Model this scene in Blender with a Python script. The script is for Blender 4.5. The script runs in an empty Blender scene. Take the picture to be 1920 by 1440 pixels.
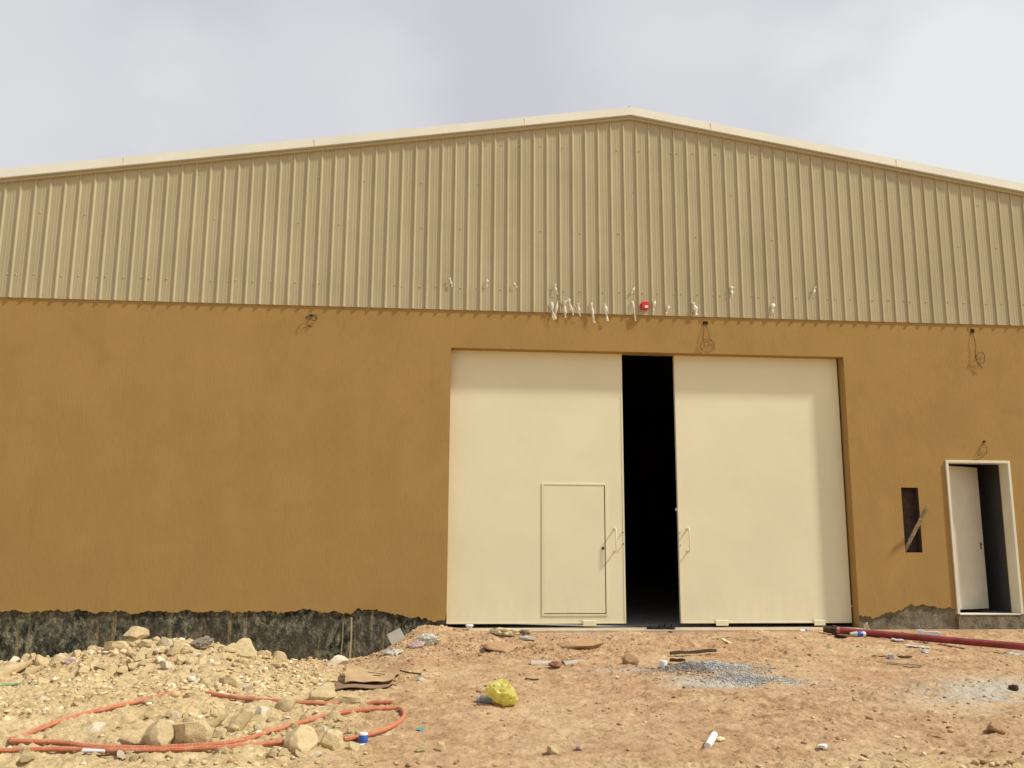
import bpy, math, random
import numpy as np
from mathutils import Vector, Matrix, noise as mn

# ------------------------------------------------------------------ camera, light, exposure
SC = bpy.context.scene
COL = SC.collection
F, PITCH, YAW, ROLL = 1687.0, 0.1765, 0.0903, 0.0049
CAM = np.array([5.916, -12.807, 1.529])
fw = np.array([math.sin(YAW)*math.cos(PITCH), math.cos(YAW)*math.cos(PITCH), math.sin(PITCH)])
rt0 = np.array([math.cos(YAW), -math.sin(YAW), 0.0]); up0 = np.cross(rt0, fw)
rt = rt0*math.cos(ROLL)+up0*math.sin(ROLL); up = -rt0*math.sin(ROLL)+up0*math.cos(ROLL)
cd = bpy.data.cameras.new('camera'); co = bpy.data.objects.new('camera', cd); COL.objects.link(co)
cd.sensor_width = 36; cd.lens = F/1920*36; cd.clip_start = 0.1; cd.clip_end = 3000
M = Matrix.Identity(4)
for i in range(3):
    M[i][0] = rt[i]; M[i][1] = up[i]; M[i][2] = -fw[i]; M[i][3] = CAM[i]
co.matrix_world = M
SC.camera = co
SC.view_settings.view_transform = 'Standard'; SC.view_settings.look = 'None'
SC.view_settings.exposure = 0.04; SC.view_settings.gamma = 1.0

SUN = Vector((2.56, -1.0, 3.4)).normalized()          # towards the sun
ld = bpy.data.lights.new('sun', 'SUN'); ld.energy = 4.2; ld.angle = math.radians(4.2); ld.color = (1.0, 0.96, 0.87)
lo = bpy.data.objects.new('sun', ld); COL.objects.link(lo)
lo.rotation_euler = SUN.to_track_quat('Z', 'Y').to_euler(); lo.location = (20, -20, 30)

W = bpy.data.worlds.new('World'); SC.world = W; W.use_nodes = True
nt = W.node_tree; N = nt.nodes; L = nt.links
bg = N['Background']; bg.inputs[1].default_value = 0.1
sky = N.new('ShaderNodeTexSky'); sky.sky_type = 'NISHITA'; sky.sun_disc = False
sky.sun_elevation = math.asin(SUN.z); sky.sun_rotation = math.atan2(SUN.x, SUN.y)
sky.air_density = 1.5; sky.dust_density = 4.0
tc = N.new('ShaderNodeTexCoord')
mp = N.new('ShaderNodeMapping'); mp.inputs['Scale'].default_value = (1.0, 1.0, 1.6); mp.inputs['Location'].default_value = (0.35, 0.1, 0.2)
n1 = N.new('ShaderNodeTexNoise'); n1.inputs['Scale'].default_value = 2.6; n1.inputs['Detail'].default_value = 4; n1.inputs['Roughness'].default_value = 0.42
n1.inputs['Distortion'].default_value = 0.25
cr = N.new('ShaderNodeValToRGB')
cr.color_ramp.elements[0].position = 0.46; cr.color_ramp.elements[0].color = (5.50, 5.52, 6.12, 1)
cr.color_ramp.elements[1].position = 1.0; cr.color_ramp.elements[1].color = (8.2, 8.25, 8.25, 1)
L.new(tc.outputs['Generated'], mp.inputs['Vector']); L.new(mp.outputs[0], n1.inputs['Vector'])
# brighter cloud towards the sun's side
dp = N.new('ShaderNodeVectorMath'); dp.operation = 'DOT_PRODUCT'; dp.inputs[1].default_value = Vector((0.72, 0.62, 0.32)).normalized()
L.new(tc.outputs['Generated'], dp.inputs[0])
mr = N.new('ShaderNodeMapRange'); mr.inputs[1].default_value = 0.80; mr.inputs[2].default_value = 1.0; mr.inputs[3].default_value = 0.0; mr.inputs[4].default_value = 0.0
L.new(dp.outputs['Value'], mr.inputs[0])
ad = N.new('ShaderNodeMath'); ad.operation = 'ADD'
nf = N.new('ShaderNodeMapRange'); nf.clamp = False; nf.inputs[1].default_value = 0; nf.inputs[2].default_value = 1; nf.inputs[3].default_value = .28; nf.inputs[4].default_value = .80; L.new(n1.outputs['Fac'], nf.inputs[0])
L.new(nf.outputs[0], ad.inputs[0]); L.new(mr.outputs[0], ad.inputs[1])
nw = N.new('ShaderNodeTexNoise'); nw.inputs['Scale'].default_value = 7.0; nw.inputs['Detail'].default_value = 4; L.new(mp.outputs[0], nw.inputs['Vector'])
last = ad
for (dv_, c0_, c1_, amt) in ((tuple(fw*F+rt*(-380)+up*(470)), .980, 1.003, .26), (tuple(fw*F+rt*(-980)+up*(560)), .972, 1.003, .24), (tuple(fw*F+rt*(960)+up*(500)), .966, 1.002, .58), (tuple(fw*F+rt*(360)+up*(560)), .982, 1.003, .20)):
    d_ = N.new('ShaderNodeVectorMath'); d_.operation = 'DOT_PRODUCT'; d_.inputs[1].default_value = Vector(dv_).normalized(); L.new(tc.outputs['Generated'], d_.inputs[0])
    r_ = N.new('ShaderNodeMapRange'); r_.interpolation_type = 'SMOOTHSTEP'; r_.inputs[1].default_value = c0_; r_.inputs[2].default_value = c1_; r_.inputs[3].default_value = 0; r_.inputs[4].default_value = amt; wa_ = N.new('ShaderNodeMath'); wa_.operation = 'MULTIPLY_ADD'; wa_.inputs[1].default_value = .11*(1-c0_)**.5; wa_.inputs[2].default_value = 0; L.new(nw.outputs['Fac'], wa_.inputs[0]); wb_ = N.new('ShaderNodeMath'); wb_.operation = 'ADD'; L.new(d_.outputs['Value'], wb_.inputs[0]); L.new(wa_.outputs[0], wb_.inputs[1]); wc_ = N.new('ShaderNodeMath'); wc_.operation = 'SUBTRACT'; wc_.inputs[1].default_value = .055*(1-c0_)**.5; L.new(wb_.outputs[0], wc_.inputs[0]); L.new(wc_.outputs[0], r_.inputs[0])
    m_ = N.new('ShaderNodeMath'); m_.operation = 'MULTIPLY'; m2_ = N.new('ShaderNodeMapRange'); m2_.inputs[1].default_value = .35; m2_.inputs[2].default_value = .65; m2_.inputs[4].default_value = .3; L.new(n1.outputs['Fac'], m2_.inputs[0])
    a2_ = N.new('ShaderNodeMath'); a2_.operation = 'ADD'; a2_.inputs[1].default_value = .75; L.new(m2_.outputs[0], a2_.inputs[0])
    L.new(r_.outputs[0], m_.inputs[0]); L.new(a2_.outputs[0], m_.inputs[1])
    a_ = N.new('ShaderNodeMath'); a_.operation = 'ADD'; L.new(last.outputs[0], a_.inputs[0]); L.new(m_.outputs[0], a_.inputs[1]); last = a_
L.new(last.outputs[0], cr.inputs[0])
mx = N.new('ShaderNodeMixRGB'); mx.inputs[0].default_value = 0.94
L.new(sky.outputs[0], mx.inputs[1]); L.new(cr.outputs[0], mx.inputs[2]); L.new(mx.outputs[0], bg.inputs[0])

# ------------------------------------------------------------------ projection helpers (metres from the survey of the facade)
def ray(px, py):
    d = fw*F + rt*(px-960) + up*(720-py)
    return d/np.linalg.norm(d)
def fac(px, py, yy=0.0):
    d = ray(px, py); t = (yy-CAM[1])/d[1]; p = CAM+d*t
    return float(p[0]), float(p[2])
rng = random.Random(7)
NR = np.random.RandomState(11)
LAT = NR.rand(256, 256)
def vn(x, y):
    xi = np.floor(x).astype(int); yi = np.floor(y).astype(int)
    fx = x-xi; fy = y-yi; fx = fx*fx*(3-2*fx); fy = fy*fy*(3-2*fy)
    a = LAT[xi & 255, yi & 255]; b = LAT[(xi+1) & 255, yi & 255]
    c = LAT[xi & 255, (yi+1) & 255]; d = LAT[(xi+1) & 255, (yi+1) & 255]
    return (a*(1-fx)+b*fx)*(1-fy)+(c*(1-fx)+d*fx)*fy-0.5
def fbm(x, y, o=4, r=0.5):
    s = 0; a = 1.0
    for i in range(o):
        s = s+a*vn(x*2**i+17.3*i, y*2**i+5.1*i); a *= r
    return s
def ss(x, a, b):
    t = np.clip((x-a)/(b-a), 0, 1); return t*t*(3-2*t)
def gau(X, Y, cx, cy, sx, sy): return np.exp(-((X-cx)/sx)**2-((Y-cy)/sy)**2)
def rockzone(X, Y):
    """1 where the ground is loose yellow rubble, 0 on the trodden reddish earth"""
    e = fbm(X*0.6+3, Y*0.6, 3)*1.2
    return np.clip(ss(-X+e, -6.2, -4.4)+0.75*ss(-Y+e*0.8-0.1*np.abs(X-6), 5.9, 6.8), 0, 1)
def _xw(px, py, Y):
    d = fw*F+rt*(px-960)+up*(720-py); t = (Y-CAM[1])/d[1]; p = CAM+d*t; return float(p[0]), float(p[2])
CREST = [_xw(px, py, -1.55) for px, py in ((-120, 1250), (0, 1247), (50, 1242), (100, 1239), (150, 1229), (190, 1217), (240, 1211), (300, 1205), (350, 1205), (400, 1212), (450, 1222), (490, 1234), (520, 1241), (560, 1242), (620, 1244), (680, 1239), (730, 1226), (780, 1212))]
CX_ = np.array([c[0] for c in CREST]); CZ_ = np.array([c[1] for c in CREST])
MOUNDS = []
def G(X, Y, fine=True):
    """height of the building site: a slope up to the gate, a rubble crest and a trench along the left footing"""
    X = np.asarray(X, float); Y = np.asarray(Y, float)
    t = np.clip((Y+6.6)/6.6, 0, 1); z = 0.385*t
    left = ss(-X, -5.9, -5.0)
    zf = z-ss(Y, -4.2, -2.0)*0.17
    cz = np.interp(X, CX_, CZ_)
    fr = np.exp(-((np.minimum(Y, -1.55)+1.55)/.62)**2)
    zl_ = zf+(cz-zf)*fr
    zl_ = np.where(Y > -1.55, cz+(np.minimum(cz, 0)-.03-cz)*ss(Y, -1.5, -.65), zl_)
    z = z*(1-left)+zl_*left
    z = z+gau(X, Y, 5.95, -0.30, 0.32, 0.30)*0.06+gau(X, Y, 6.9, -1.0, 0.9, 0.35)*0.06+gau(X, Y, 8.4, -.9, 0.5, 0.3)*0.05+gau(X, Y, 9.6, -1.1, 1.3, 0.5)*0.03
    z = z+gau(X, Y, 3.9, -5.6, 0.45, 0.35)*0.05+gau(X, Y, 4.7, -5.9, 0.5, 0.4)*0.04
    z = z-.035*ss(X, 6.3, 6.7)*ss(Y, -.75, -.25)
    for (mx_, my_, ax_, ay_, am_) in MOUNDS: z = z+am_*gau(X, Y, mx_, my_, ax_, ay_)
    inn = ss(-Y, 0.02, 0.5)
    rz = rockzone(X, Y)
    z = z+inn*(1-left*ss(Y, -2.4, -1.8))*(fbm(X*0.45, Y*0.6, 3)*0.07)
    if fine:
        n = fbm(X*3.1, Y*3.1, 5, 0.66)
        rid = 0.5-np.abs(fbm(X*5.3+9, Y*7.7+4, 4, 0.65))
        rough = np.clip(.35+fbm(X*.9+7, Y*1.3+2, 3)*2.2, .12, 1)+.9*gau(X, Y, 6.8, -1.5, 1.3, .8)
        z = z+inn*(n*(0.018+0.020*rz+.012*rough)+rid*0.016*(0.4+rz+.6*rough)
                   +np.maximum(fbm(X*13, Y*14, 3, .6)-0.08, 0)*0.036*(0.35+.6*rz+.7*rough)
                   +np.maximum(fbm(X*29+3, Y*31, 2, .6)-0.10, 0)*0.024*(0.35+.6*rz+.8*rough))
        z = z-inn*(np.maximum(fbm(X*7+1, Y*15+8, 3, .6)-0.16, 0)*.10*(.35+.4*rz+.5*rough))
        # worn wheel ruts across the trodden part
        z = z-inn*(1-rz)*.010*np.maximum(np.sin((X*.35+Y)*5.2+1.5*vn(X*.7, Y*.7)), 0)**3
    z = np.where(Y > 0.02, np.minimum(z, 0.30), z)
    return z
def at(px, py):
    """point where the line of sight through a pixel meets the ground"""
    d = ray(px, py); t0 = 5.0
    ts = np.arange(4.5, 13.6, 0.02); P = CAM[None]+d[None]*ts[:, None]
    h = P[:, 2]-G(P[:, 0], P[:, 1], False)
    k = np.argmax(h < 0) if (h < 0).any() else len(ts)-1
    p = P[k]
    return Vector((float(p[0]), float(min(p[1], -0.06)), float(p[2])))
def gz(x, y): return float(G(np.array([x]), np.array([y]))[0])
def gzl(x, y): return float(G(np.array([x]), np.array([y]), False)[0])
def mpp(p):                                            # metres per photo pixel at a point
    return float((np.array(p)-CAM) @ fw)/F

# ------------------------------------------------------------------ object helpers
def tag(o, label=None, cat=None, group=None, kind=None):
    if label: o['label'] = label
    if cat: o['category'] = cat
    if group: o['group'] = group
    if kind: o['kind'] = kind
    return o
def empty(name, loc, label, cat, group=None):
    o = bpy.data.objects.new(name, None); COL.objects.link(o); o.location = loc; o.empty_display_size = .1
    return tag(o, label, cat, group)
class MB:
    def __init__(s): s.v = []; s.f = []
    def add(s, vs, fs):
        b = len(s.v); s.v += [tuple(v) for v in vs]; s.f += [tuple(i+b for i in f) for f in fs]; return s
    def box(s, x0, x1, y0, y1, z0, z1, mat=None, bev=0.0):
        if bev:
            b = bev; vs = []; 
            for (zz, ins) in ((z0, b), (z0+b, 0), (z1-b, 0), (z1, b)):
                for (px, py) in ((x0+ins, y0+ins), (x1-ins, y0+ins), (x1-ins, y1-ins), (x0+ins, y1-ins)): vs.append((px, py, zz))
            fs = [(3, 2, 1, 0), (12, 13, 14, 15)]
            for r in range(3):
                for k in range(4): fs.append((r*4+k, r*4+(k+1) % 4, r*4+4+(k+1) % 4, r*4+4+k))
        else:
            vs = [(x0, y0, z0), (x1, y0, z0), (x1, y1, z0), (x0, y1, z0), (x0, y0, z1), (x1, y0, z1), (x1, y1, z1), (x0, y1, z1)]
            fs = [(3, 2, 1, 0), (4, 5, 6, 7), (0, 1, 5, 4), (1, 2, 6, 5), (2, 3, 7, 6), (3, 0, 4, 7)]
        if mat is not None: vs = [mat @ Vector(v) for v in vs]
        return s.add(vs, fs)
    def tube(s, pts, r, n=10, cap=True, prof=None):
        pts = [Vector(p) for p in pts]; vs = []; fs = []
        T = []
        for i in range(len(pts)):
            a = pts[max(i-1, 0)]; b = pts[min(i+1, len(pts)-1)]; T.append((b-a).normalized())
        u = T[0].orthogonal().normalized()
        for i, p in enumerate(pts):
            u = (u-T[i]*u.dot(T[i])).normalized(); w = T[i].cross(u)
            rr = r[i] if isinstance(r, (list, tuple)) else r
            for k in range(n):
                a = 2*math.pi*k/n; vs.append(p+u*math.cos(a)*rr+w*math.sin(a)*rr)
        for i in range(len(pts)-1):
            for k in range(n): fs.append((i*n+k, i*n+(k+1) % n, (i+1)*n+(k+1) % n, (i+1)*n+k))
        if cap: fs.append(tuple(range(n))[::-1]); fs.append(tuple(range((len(pts)-1)*n, len(pts)*n)))
        return s.add(vs, fs)
    def sheet(s, poly, th, jz=None):
        """flat polygon with thickness; poly = list of 3-D points"""
        P = [Vector(p) for p in poly]; n = len(P)
        nr = Vector((0, 0, 0))
        for i in range(n): nr += P[i].cross(P[(i+1) % n])
        nr.normalize()
        vs = [p+nr*th/2 for p in P]+[p-nr*th/2 for p in P]
        fs = [tuple(range(n)), tuple(range(2*n-1, n-1, -1))]+[(i, n+i, n+(i+1) % n, (i+1) % n) for i in range(n)]
        return s.add(vs, fs)
    def build(s, name, mat, parent=None, loc=None, smooth=False, angle=None):
        base = Vector((0, 0, 0))
        if parent is not None:
            r = parent
            while r is not None: base += Vector(r.location); r = r.parent
        elif loc is not None: base = Vector(loc)
        me = bpy.data.meshes.new(name)
        me.from_pydata([tuple(Vector(v)-base) for v in s.v], [], s.f); me.update()
        if smooth:
            me.polygons.foreach_set('use_smooth', [True]*len(me.polygons))
            if angle: me.set_sharp_from_angle(angle=math.radians(angle))
        me.materials.append(mat)
        o = bpy.data.objects.new(name, me); COL.objects.link(o)
        if parent is not None: o.parent = parent
        elif loc is not None: o.location = loc
        return o

# ------------------------------------------------------------------ materials
def s2l(c):
    return tuple(((x/255)/12.92 if x/255 <= .04045 else ((x/255+.055)/1.055)**2.4) for x in c)
def mat_base(name, rough=.8, spec=.3):
    m = bpy.data.materials.new(name); m.use_nodes = True; n = m.node_tree.nodes; b = n['Principled BSDF']
    b.inputs['Roughness'].default_value = rough; b.inputs['Specular IOR Level'].default_value = spec
    return m, n, m.node_tree.links, b
def nz(n, l, scale, detail=4, rough=.55, vec=None, sc=None, coord='Object', dist=0):
    t = n.new('ShaderNodeTexNoise'); t.inputs['Scale'].default_value = scale; t.inputs['Detail'].default_value = detail
    t.inputs['Roughness'].default_value = rough; t.inputs['Distortion'].default_value = dist
    c = n.new('ShaderNodeTexCoord'); src = c.outputs[coord]
    if coord == 'World':
        pass
    if sc:
        mpn = n.new('ShaderNodeMapping'); mpn.inputs['Scale'].default_value = sc; l.new(src, mpn.inputs[0]); src = mpn.outputs[0]
    l.new(src, t.inputs['Vector']); return t
def ramp(n, l, src, stops):
    r = n.new('ShaderNodeValToRGB'); e = r.color_ramp.elements
    while len(e) < len(stops): e.new(0.5)
    for i, (p, c) in enumerate(stops):
        e[i].position = p; e[i].color = (c, c, c, 1) if isinstance(c, (int, float)) else tuple(c)+(1,)
    l.new(src, r.inputs[0]); return r
def mixc(n, l, f, a, b, mode='MIX'):
    m = n.new('ShaderNodeMixRGB'); m.blend_type = mode
    for k, s in ((0, f), (1, a), (2, b)):
        if isinstance(s, (int, float)): m.inputs[k].default_value = s
        elif isinstance(s, tuple): m.inputs[k].default_value = tuple(s)+(1,) if len(s) == 3 else s
        else: l.new(s, m.inputs[k])
    return m
def bump(n, l, b, h, dist, strength=1.0, prev=None):
    u = n.new('ShaderNodeBump'); u.inputs['Distance'].default_value = dist; u.inputs['Strength'].default_value = strength
    l.new(h, u.inputs['Height'])
    if prev: l.new(prev, u.inputs['Normal'])
    l.new(u.outputs[0], b.inputs['Normal']); return u.outputs[0]
def simple(name, col, rough=.6, spec=.3, var=.18, scale=6, bmp=0.0, bscale=40, metal=0, detail=5, alpha=None, trans=0):
    m, n, l, b = mat_base(name, rough, spec)
    c = tuple(col); t = nz(n, l, scale, detail)
    r = ramp(n, l, t.outputs['Fac'], [(0.3, tuple(x*(1-var) for x in c)), (0.7, tuple(min(1, x*(1+var)) for x in c))])
    l.new(r.outputs[0], b.inputs['Base Color']); b.inputs['Metallic'].default_value = metal
    if bmp:
        t2 = nz(n, l, bscale, 4); bump(n, l, b, t2.outputs['Fac'], bmp)
    if alpha: b.inputs['Alpha'].default_value = alpha
    if trans:
        tr = n.new('ShaderNodeBsdfTranslucent'); tr.inputs[0].default_value = c+(1,)
        ms = n.new('ShaderNodeMixShader'); ms.inputs[0].default_value = trans
        l.new(b.outputs[0], ms.inputs[1]); l.new(tr.outputs[0], ms.inputs[2]); l.new(ms.outputs[0], n['Material Output'].inputs[0])
    return m

# ochre scratched render
m, n, l, b = mat_base('ochre_plaster', .92, .15)
big = nz(n, l, .55, 3); mid = nz(n, l, 2.2, 4, sc=(1, 1, .45)); fin = nz(n, l, 34, 4, .65, sc=(1.6, 1.6, .22)); gra = nz(n, l, 130, 2)
c0 = ramp(n, l, big.outputs['Fac'], [(.3, (.345, .214, .0710)), (.7, (.377, .240, .0800))])
c1 = mixc(n, l, .35, c0.outputs[0], ramp(n, l, mid.outputs['Fac'], [(.3, (.334, .206, .066)), (.7, (.396, .251, .089))]).outputs[0])
pt = nz(n, l, 1.3, 6, .7, dist=.6); dk = nz(n, l, 4.5, 4, .6, sc=(1, 1, .18))
c1 = mixc(n, l, .8, c1.outputs[0], ramp(n, l, pt.outputs['Fac'], [(.32, .94), (.5, 1.0), (.68, 1.06)]).outputs[0], 'MULTIPLY')
c1 = mixc(n, l, .8, c1.outputs[0], ramp(n, l, dk.outputs['Fac'], [(.28, .92), (.42, 1.0), (1, 1.0)]).outputs[0], 'MULTIPLY')
gr = ramp(n, l, fin.outputs['Fac'], [(.30, .84), (.44, 1.0), (.66, 1.0), (.8, 1.07)])
c2 = mixc(n, l, .8, c1.outputs[0], gr.outputs[0], 'MULTIPLY')
l.new(c2.outputs[0], b.inputs['Base Color'])
q = bump(n, l, b, fin.outputs['Fac'], .005, .65); bump(n, l, b, gra.outputs['Fac'], .0015, .6, q)
PLASTER = m

# bitumen painted footing with cement drips
m, n, l, b = mat_base('bitumen_footing', .85, .15)
t1 = nz(n, l, 13, 6, .75, sc=(1, 1, .6)); t2 = nz(n, l, 2.0, 3); st = nz(n, l, 3.2, 3, .6, sc=(3.2, 3.2, .16)); t4 = nz(n, l, 30, 4, .7)
c = ramp(n, l, t1.outputs['Fac'], [(.38, (.014, .016, .011)), (.47, (.055, .057, .038)), (.54, (.14, .138, .094)), (.64, (.33, .30, .20))])
cc = mixc(n, l, ramp(n, l, t2.outputs['Fac'], [(.4, 0.0), (.62, .55)]).outputs[0], c.outputs[0], (.115, .094, .066))
dr = ramp(n, l, st.outputs['Fac'], [(.60, 0.0), (.67, .8)])
cd2 = mixc(n, l, dr.outputs[0], cc.outputs[0], (.30, .24, .125))
c5 = mixc(n, l, .7, cd2.outputs[0], ramp(n, l, t4.outputs['Fac'], [(.35, .45), (.6, 1.2)]).outputs[0], 'MULTIPLY')
l.new(c5.outputs[0], b.inputs['Base Color']); q = bump(n, l, b, t1.outputs['Fac'], .03, 1); bump(n, l, b, t4.outputs['Fac'], .012, 1, q)
FOOT = m
# bare rough concrete footing
m, n, l, b = mat_base('rough_concrete', .9, .2)
t1 = nz(n, l, 7, 6, .7); t4 = nz(n, l, 40, 4, .7)
c = ramp(n, l, t1.outputs['Fac'], [(.32, (.10, .085, .055)), (.5, (.205, .175, .115)), (.7, (.32, .28, .19))])
c5 = mixc(n, l, .6, c.outputs[0], ramp(n, l, t4.outputs['Fac'], [(.35, .5), (.6, 1.1)]).outputs[0], 'MULTIPLY')
l.new(c5.outputs[0], b.inputs['Base Color']); q = bump(n, l, b, t1.outputs['Fac'], .02, 1); bump(n, l, b, t4.outputs['Fac'], .008, 1, q)
CONC = m
SLAB = simple('slab_concrete', (.47, .37, .25), .85, .2, .15, 5, .004, 60)
FLOORM = simple('floor_concrete', (.42, .40, .37), .8, .2, .15, 3)
# painted cladding
m, n, l, b = mat_base('beige_cladding', .42, .35)
t1 = nz(n, l, .8, 3); t2 = nz(n, l, 5, 4, .6, sc=(1, 1, .12)); t3 = nz(n, l, 1.6, 2)
c = ramp(n, l, t1.outputs['Fac'], [(.3, (.420, .356, .210)), (.7, (.463, .396, .240))])
c2 = mixc(n, l, .6, c.outputs[0], ramp(n, l, t2.outputs['Fac'], [(.3, .86), (.7, 1.05)]).outputs[0], 'MULTIPLY')
l.new(c2.outputs[0], b.inputs['Base Color']); bump(n, l, b, t3.outputs['Fac'], .012, .8)
CLAD = m
TRIM = simple('tan_trim', (.42, .36, .23), .45, .3, .06, 2)
CREAM = simple('cream_flashing', (.76, .74, .62), .4, .4, .05, 1.5)
ROOFM = simple('roof_sheet', (.62, .54, .40), .4, .4, .08, 1.5)
# cream painted steel doors
m, n, l, b = mat_base('cream_door_paint', .42, .4)
t1 = nz(n, l, .7, 3); t2 = nz(n, l, 1.4, 2, .5); t3 = nz(n, l, 12, 5, .7)
c = ramp(n, l, t1.outputs['Fac'], [(.3, (.735, .680, .465)), (.7, (.79, .735, .505))])
c2 = mixc(n, l, .35, c.outputs[0], ramp(n, l, t3.outputs['Fac'], [(.3, .95), (.6, 1.0)]).outputs[0], 'MULTIPLY')
ds = nz(n, l, 6, 5, .7, sc=(1, 1, .35)); sx = n.new('ShaderNodeSeparateXYZ'); tcc = n.new('ShaderNodeNewGeometry'); l.new(tcc.outputs['Position'], sx.inputs[0])
hm = n.new('ShaderNodeMapRange'); hm.inputs[1].default_value = .40; hm.inputs[2].default_value = 1.15; hm.inputs[3].default_value = .30; hm.inputs[4].default_value = 0; l.new(sx.outputs[2], hm.inputs[0])
dm = n.new('ShaderNodeMath'); dm.operation = 'MULTIPLY'; l.new(hm.outputs[0], dm.inputs[0]); l.new(ramp(n, l, ds.outputs['Fac'], [(.42, 0.0), (.7, .8)]).outputs[0], dm.inputs[1])
c3 = mixc(n, l, dm.outputs[0], c2.outputs[0], (.55, .42, .25))
l.new(c3.outputs[0], b.inputs['Base Color']); bump(n, l, b, t2.outputs['Fac'], .012, .8)
DOOR = m
WHITE = simple('white_paint', (.70, .66, .52), .5, .4, .06, 4)
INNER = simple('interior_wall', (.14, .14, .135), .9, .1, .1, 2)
BLACKM = simple('dark_steel', (.03, .026, .022), .6, .3, .3, 10)
HOLE = simple('dark_hole', (.03, .02, .012), .95, .05, .4, 30)
BRICK = simple('niche_block', (.085, .058, .044), .95, .1, .3, 12, .01, 30)

# earth
m, n, l, b = mat_base('site_earth', .95, .1)
at1 = n.new('ShaderNodeAttribute'); at1.attribute_name = 'rubble'
at2 = n.new('ShaderNodeAttribute'); at2.attribute_name = 'cement'
t0 = nz(n, l, .8, 4, .6); t1 = nz(n, l, 5.5, 6, .7); t2 = nz(n, l, 26, 5, .7); t3 = nz(n, l, 110, 3, .7)
red = ramp(n, l, t1.outputs['Fac'], [(.28, (.27, .150, .080)), (.45, (.43, .270, .145)), (.60, (.54, .360, .205)), (.76, (.67, .50, .32))])
yel = ramp(n, l, t1.outputs['Fac'], [(.28, (.36, .245, .110)), (.43, (.53, .395, .20)), (.60, (.65, .505, .275)), (.76, (.76, .625, .38))])
ry = mixc(n, l, at1.outputs['Fac'], red.outputs[0], yel.outputs[0])
tr_ = nz(n, l, 1.6, 5, .65, sc=(.55, 1.9, 1))
ry1 = mixc(n, l, ramp(n, l, tr_.outputs['Fac'], [(.50, 0.0), (.66, .55)]).outputs[0], ry.outputs[0], (.42, .255, .135))
ry2 = mixc(n, l, ramp(n, l, t0.outputs['Fac'], [(.48, 0.0), (.70, .5)]).outputs[0], ry1.outputs[0], (.62, .48, .28))
gr2 = mixc(n, l, at2.outputs['Fac'], ry2.outputs[0], (.48, .445, .36))
f1 = mixc(n, l, .75, gr2.outputs[0], ramp(n, l, t2.outputs['Fac'], [(.3, .50), (.48, 1.0), (.72, 1.18)]).outputs[0], 'MULTIPLY')  # fine noise puts crevice shade and highlights into the earth colour
l.new(f1.outputs[0], b.inputs['Base Color'])
q = bump(n, l, b, t2.outputs['Fac'], .03, .8); bump(n, l, b, t3.outputs['Fac'], .007, .8, q)
EARTH = m
def stone_mat(name, lo_, hi_, sc=8):
    m, n, l, b = mat_base(name, .92, .12)
    t1 = nz(n, l, sc, 5, .65); t2 = nz(n, l, sc*5, 4, .7)
    oi = n.new('ShaderNodeObjectInfo')
    c = ramp(n, l, t1.outputs['Fac'], [(.3, lo_), (.7, hi_)])
    v = mixc(n, l, .5, c.outputs[0], ramp(n, l, oi.outputs['Random'], [(0, .82), (1, 1.12)]).outputs[0], 'MULTIPLY')
    l.new(v.outputs[0], b.inputs['Base Color'])
    bump(n, l, b, t2.outputs['Fac'], .25/sc/5, .9); return m
ROCK = stone_mat('pale_limestone', (.58, .44, .225), (.80, .645, .375), 3)
ROCK2 = stone_mat('whitish_limestone', (.66, .55, .37), (.84, .74, .55), 4)
CLOD = stone_mat('reddish_clod', (.33, .195, .10), (.52, .345, .19), 8)
m, n, l, b = mat_base('loose_stones', .93, .1)
a = n.new('ShaderNodeAttribute'); a.attribute_name = 'tone'
rr = ramp(n, l, a.outputs['Fac'], [(0, (.30, .18, .095)), (.35, (.47, .32, .175)), (.6, (.62, .47, .26)), (.85, (.74, .60, .36)), (1, (.82, .73, .53))])
t2 = nz(n, l, 60, 3, .7); mm = mixc(n, l, .5, rr.outputs[0], ramp(n, l, t2.outputs['Fac'], [(.3, .7), (.6, 1.1)]).outputs[0], 'MULTIPLY')
l.new(mm.outputs[0], b.inputs['Base Color']); bump(n, l, b, t2.outputs['Fac'], .006, .8)
STONES = m
m, n, l, b = mat_base('grey_gravel', .9, .15)
a = n.new('ShaderNodeAttribute'); a.attribute_name = 'tone'
rr = ramp(n, l, a.outputs['Fac'], [(0, (.09, .088, .08)), (.5, (.24, .24, .225)), (1, (.58, .59, .58))]); l.new(rr.outputs[0], b.inputs['Base Color'])
GRAVEL = m
m, n, l, b = mat_base('dusty_orange_conduit', .8, .2)
t1 = nz(n, l, 6, 5, .65); t2 = nz(n, l, 22, 4, .7)
c = ramp(n, l, t1.outputs['Fac'], [(.3, (.42, .115, .058)), (.7, (.54, .170, .090))])
c2 = mixc(n, l, ramp(n, l, t2.outputs['Fac'], [(.45, .08), (.68, .55)]).outputs[0], c.outputs[0], (.52, .36, .20))
l.new(c2.outputs[0], b.inputs['Base Color']); CONDUIT = m
CARD = simple('cardboard', (.46, .325, .175), .85, .15, .12, 5, .002, 30)
CARD2 = simple('cardboard_underside', (.27, .17, .11), .85, .15, .15, 5)
YBAG = simple('yellow_film', (.80, .74, .24), .28, .5, .3, 16, trans=.5)
WBAG = simple('clear_white_film', (.66, .66, .56), .35, .5, .25, 9, trans=.3)
CBAG = simple('cream_film', (.72, .62, .38), .4, .4, .25, 12, trans=.25)
PBAG = simple('pinkish_film', (.58, .42, .38), .4, .4, .25, 12, trans=.25)
GBAG = simple('grey_film', (.28, .23, .17), .5, .4, .35, 14)
BLUE = simple('blue_print', (.035, .11, .42), .35, .5, .15, 12)
TINW = simple('white_plastic', (.74, .74, .70), .4, .5, .08, 12)
LILAC = simple('lilac_plastic', (.36, .33, .42), .4, .5, .15, 12)
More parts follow.
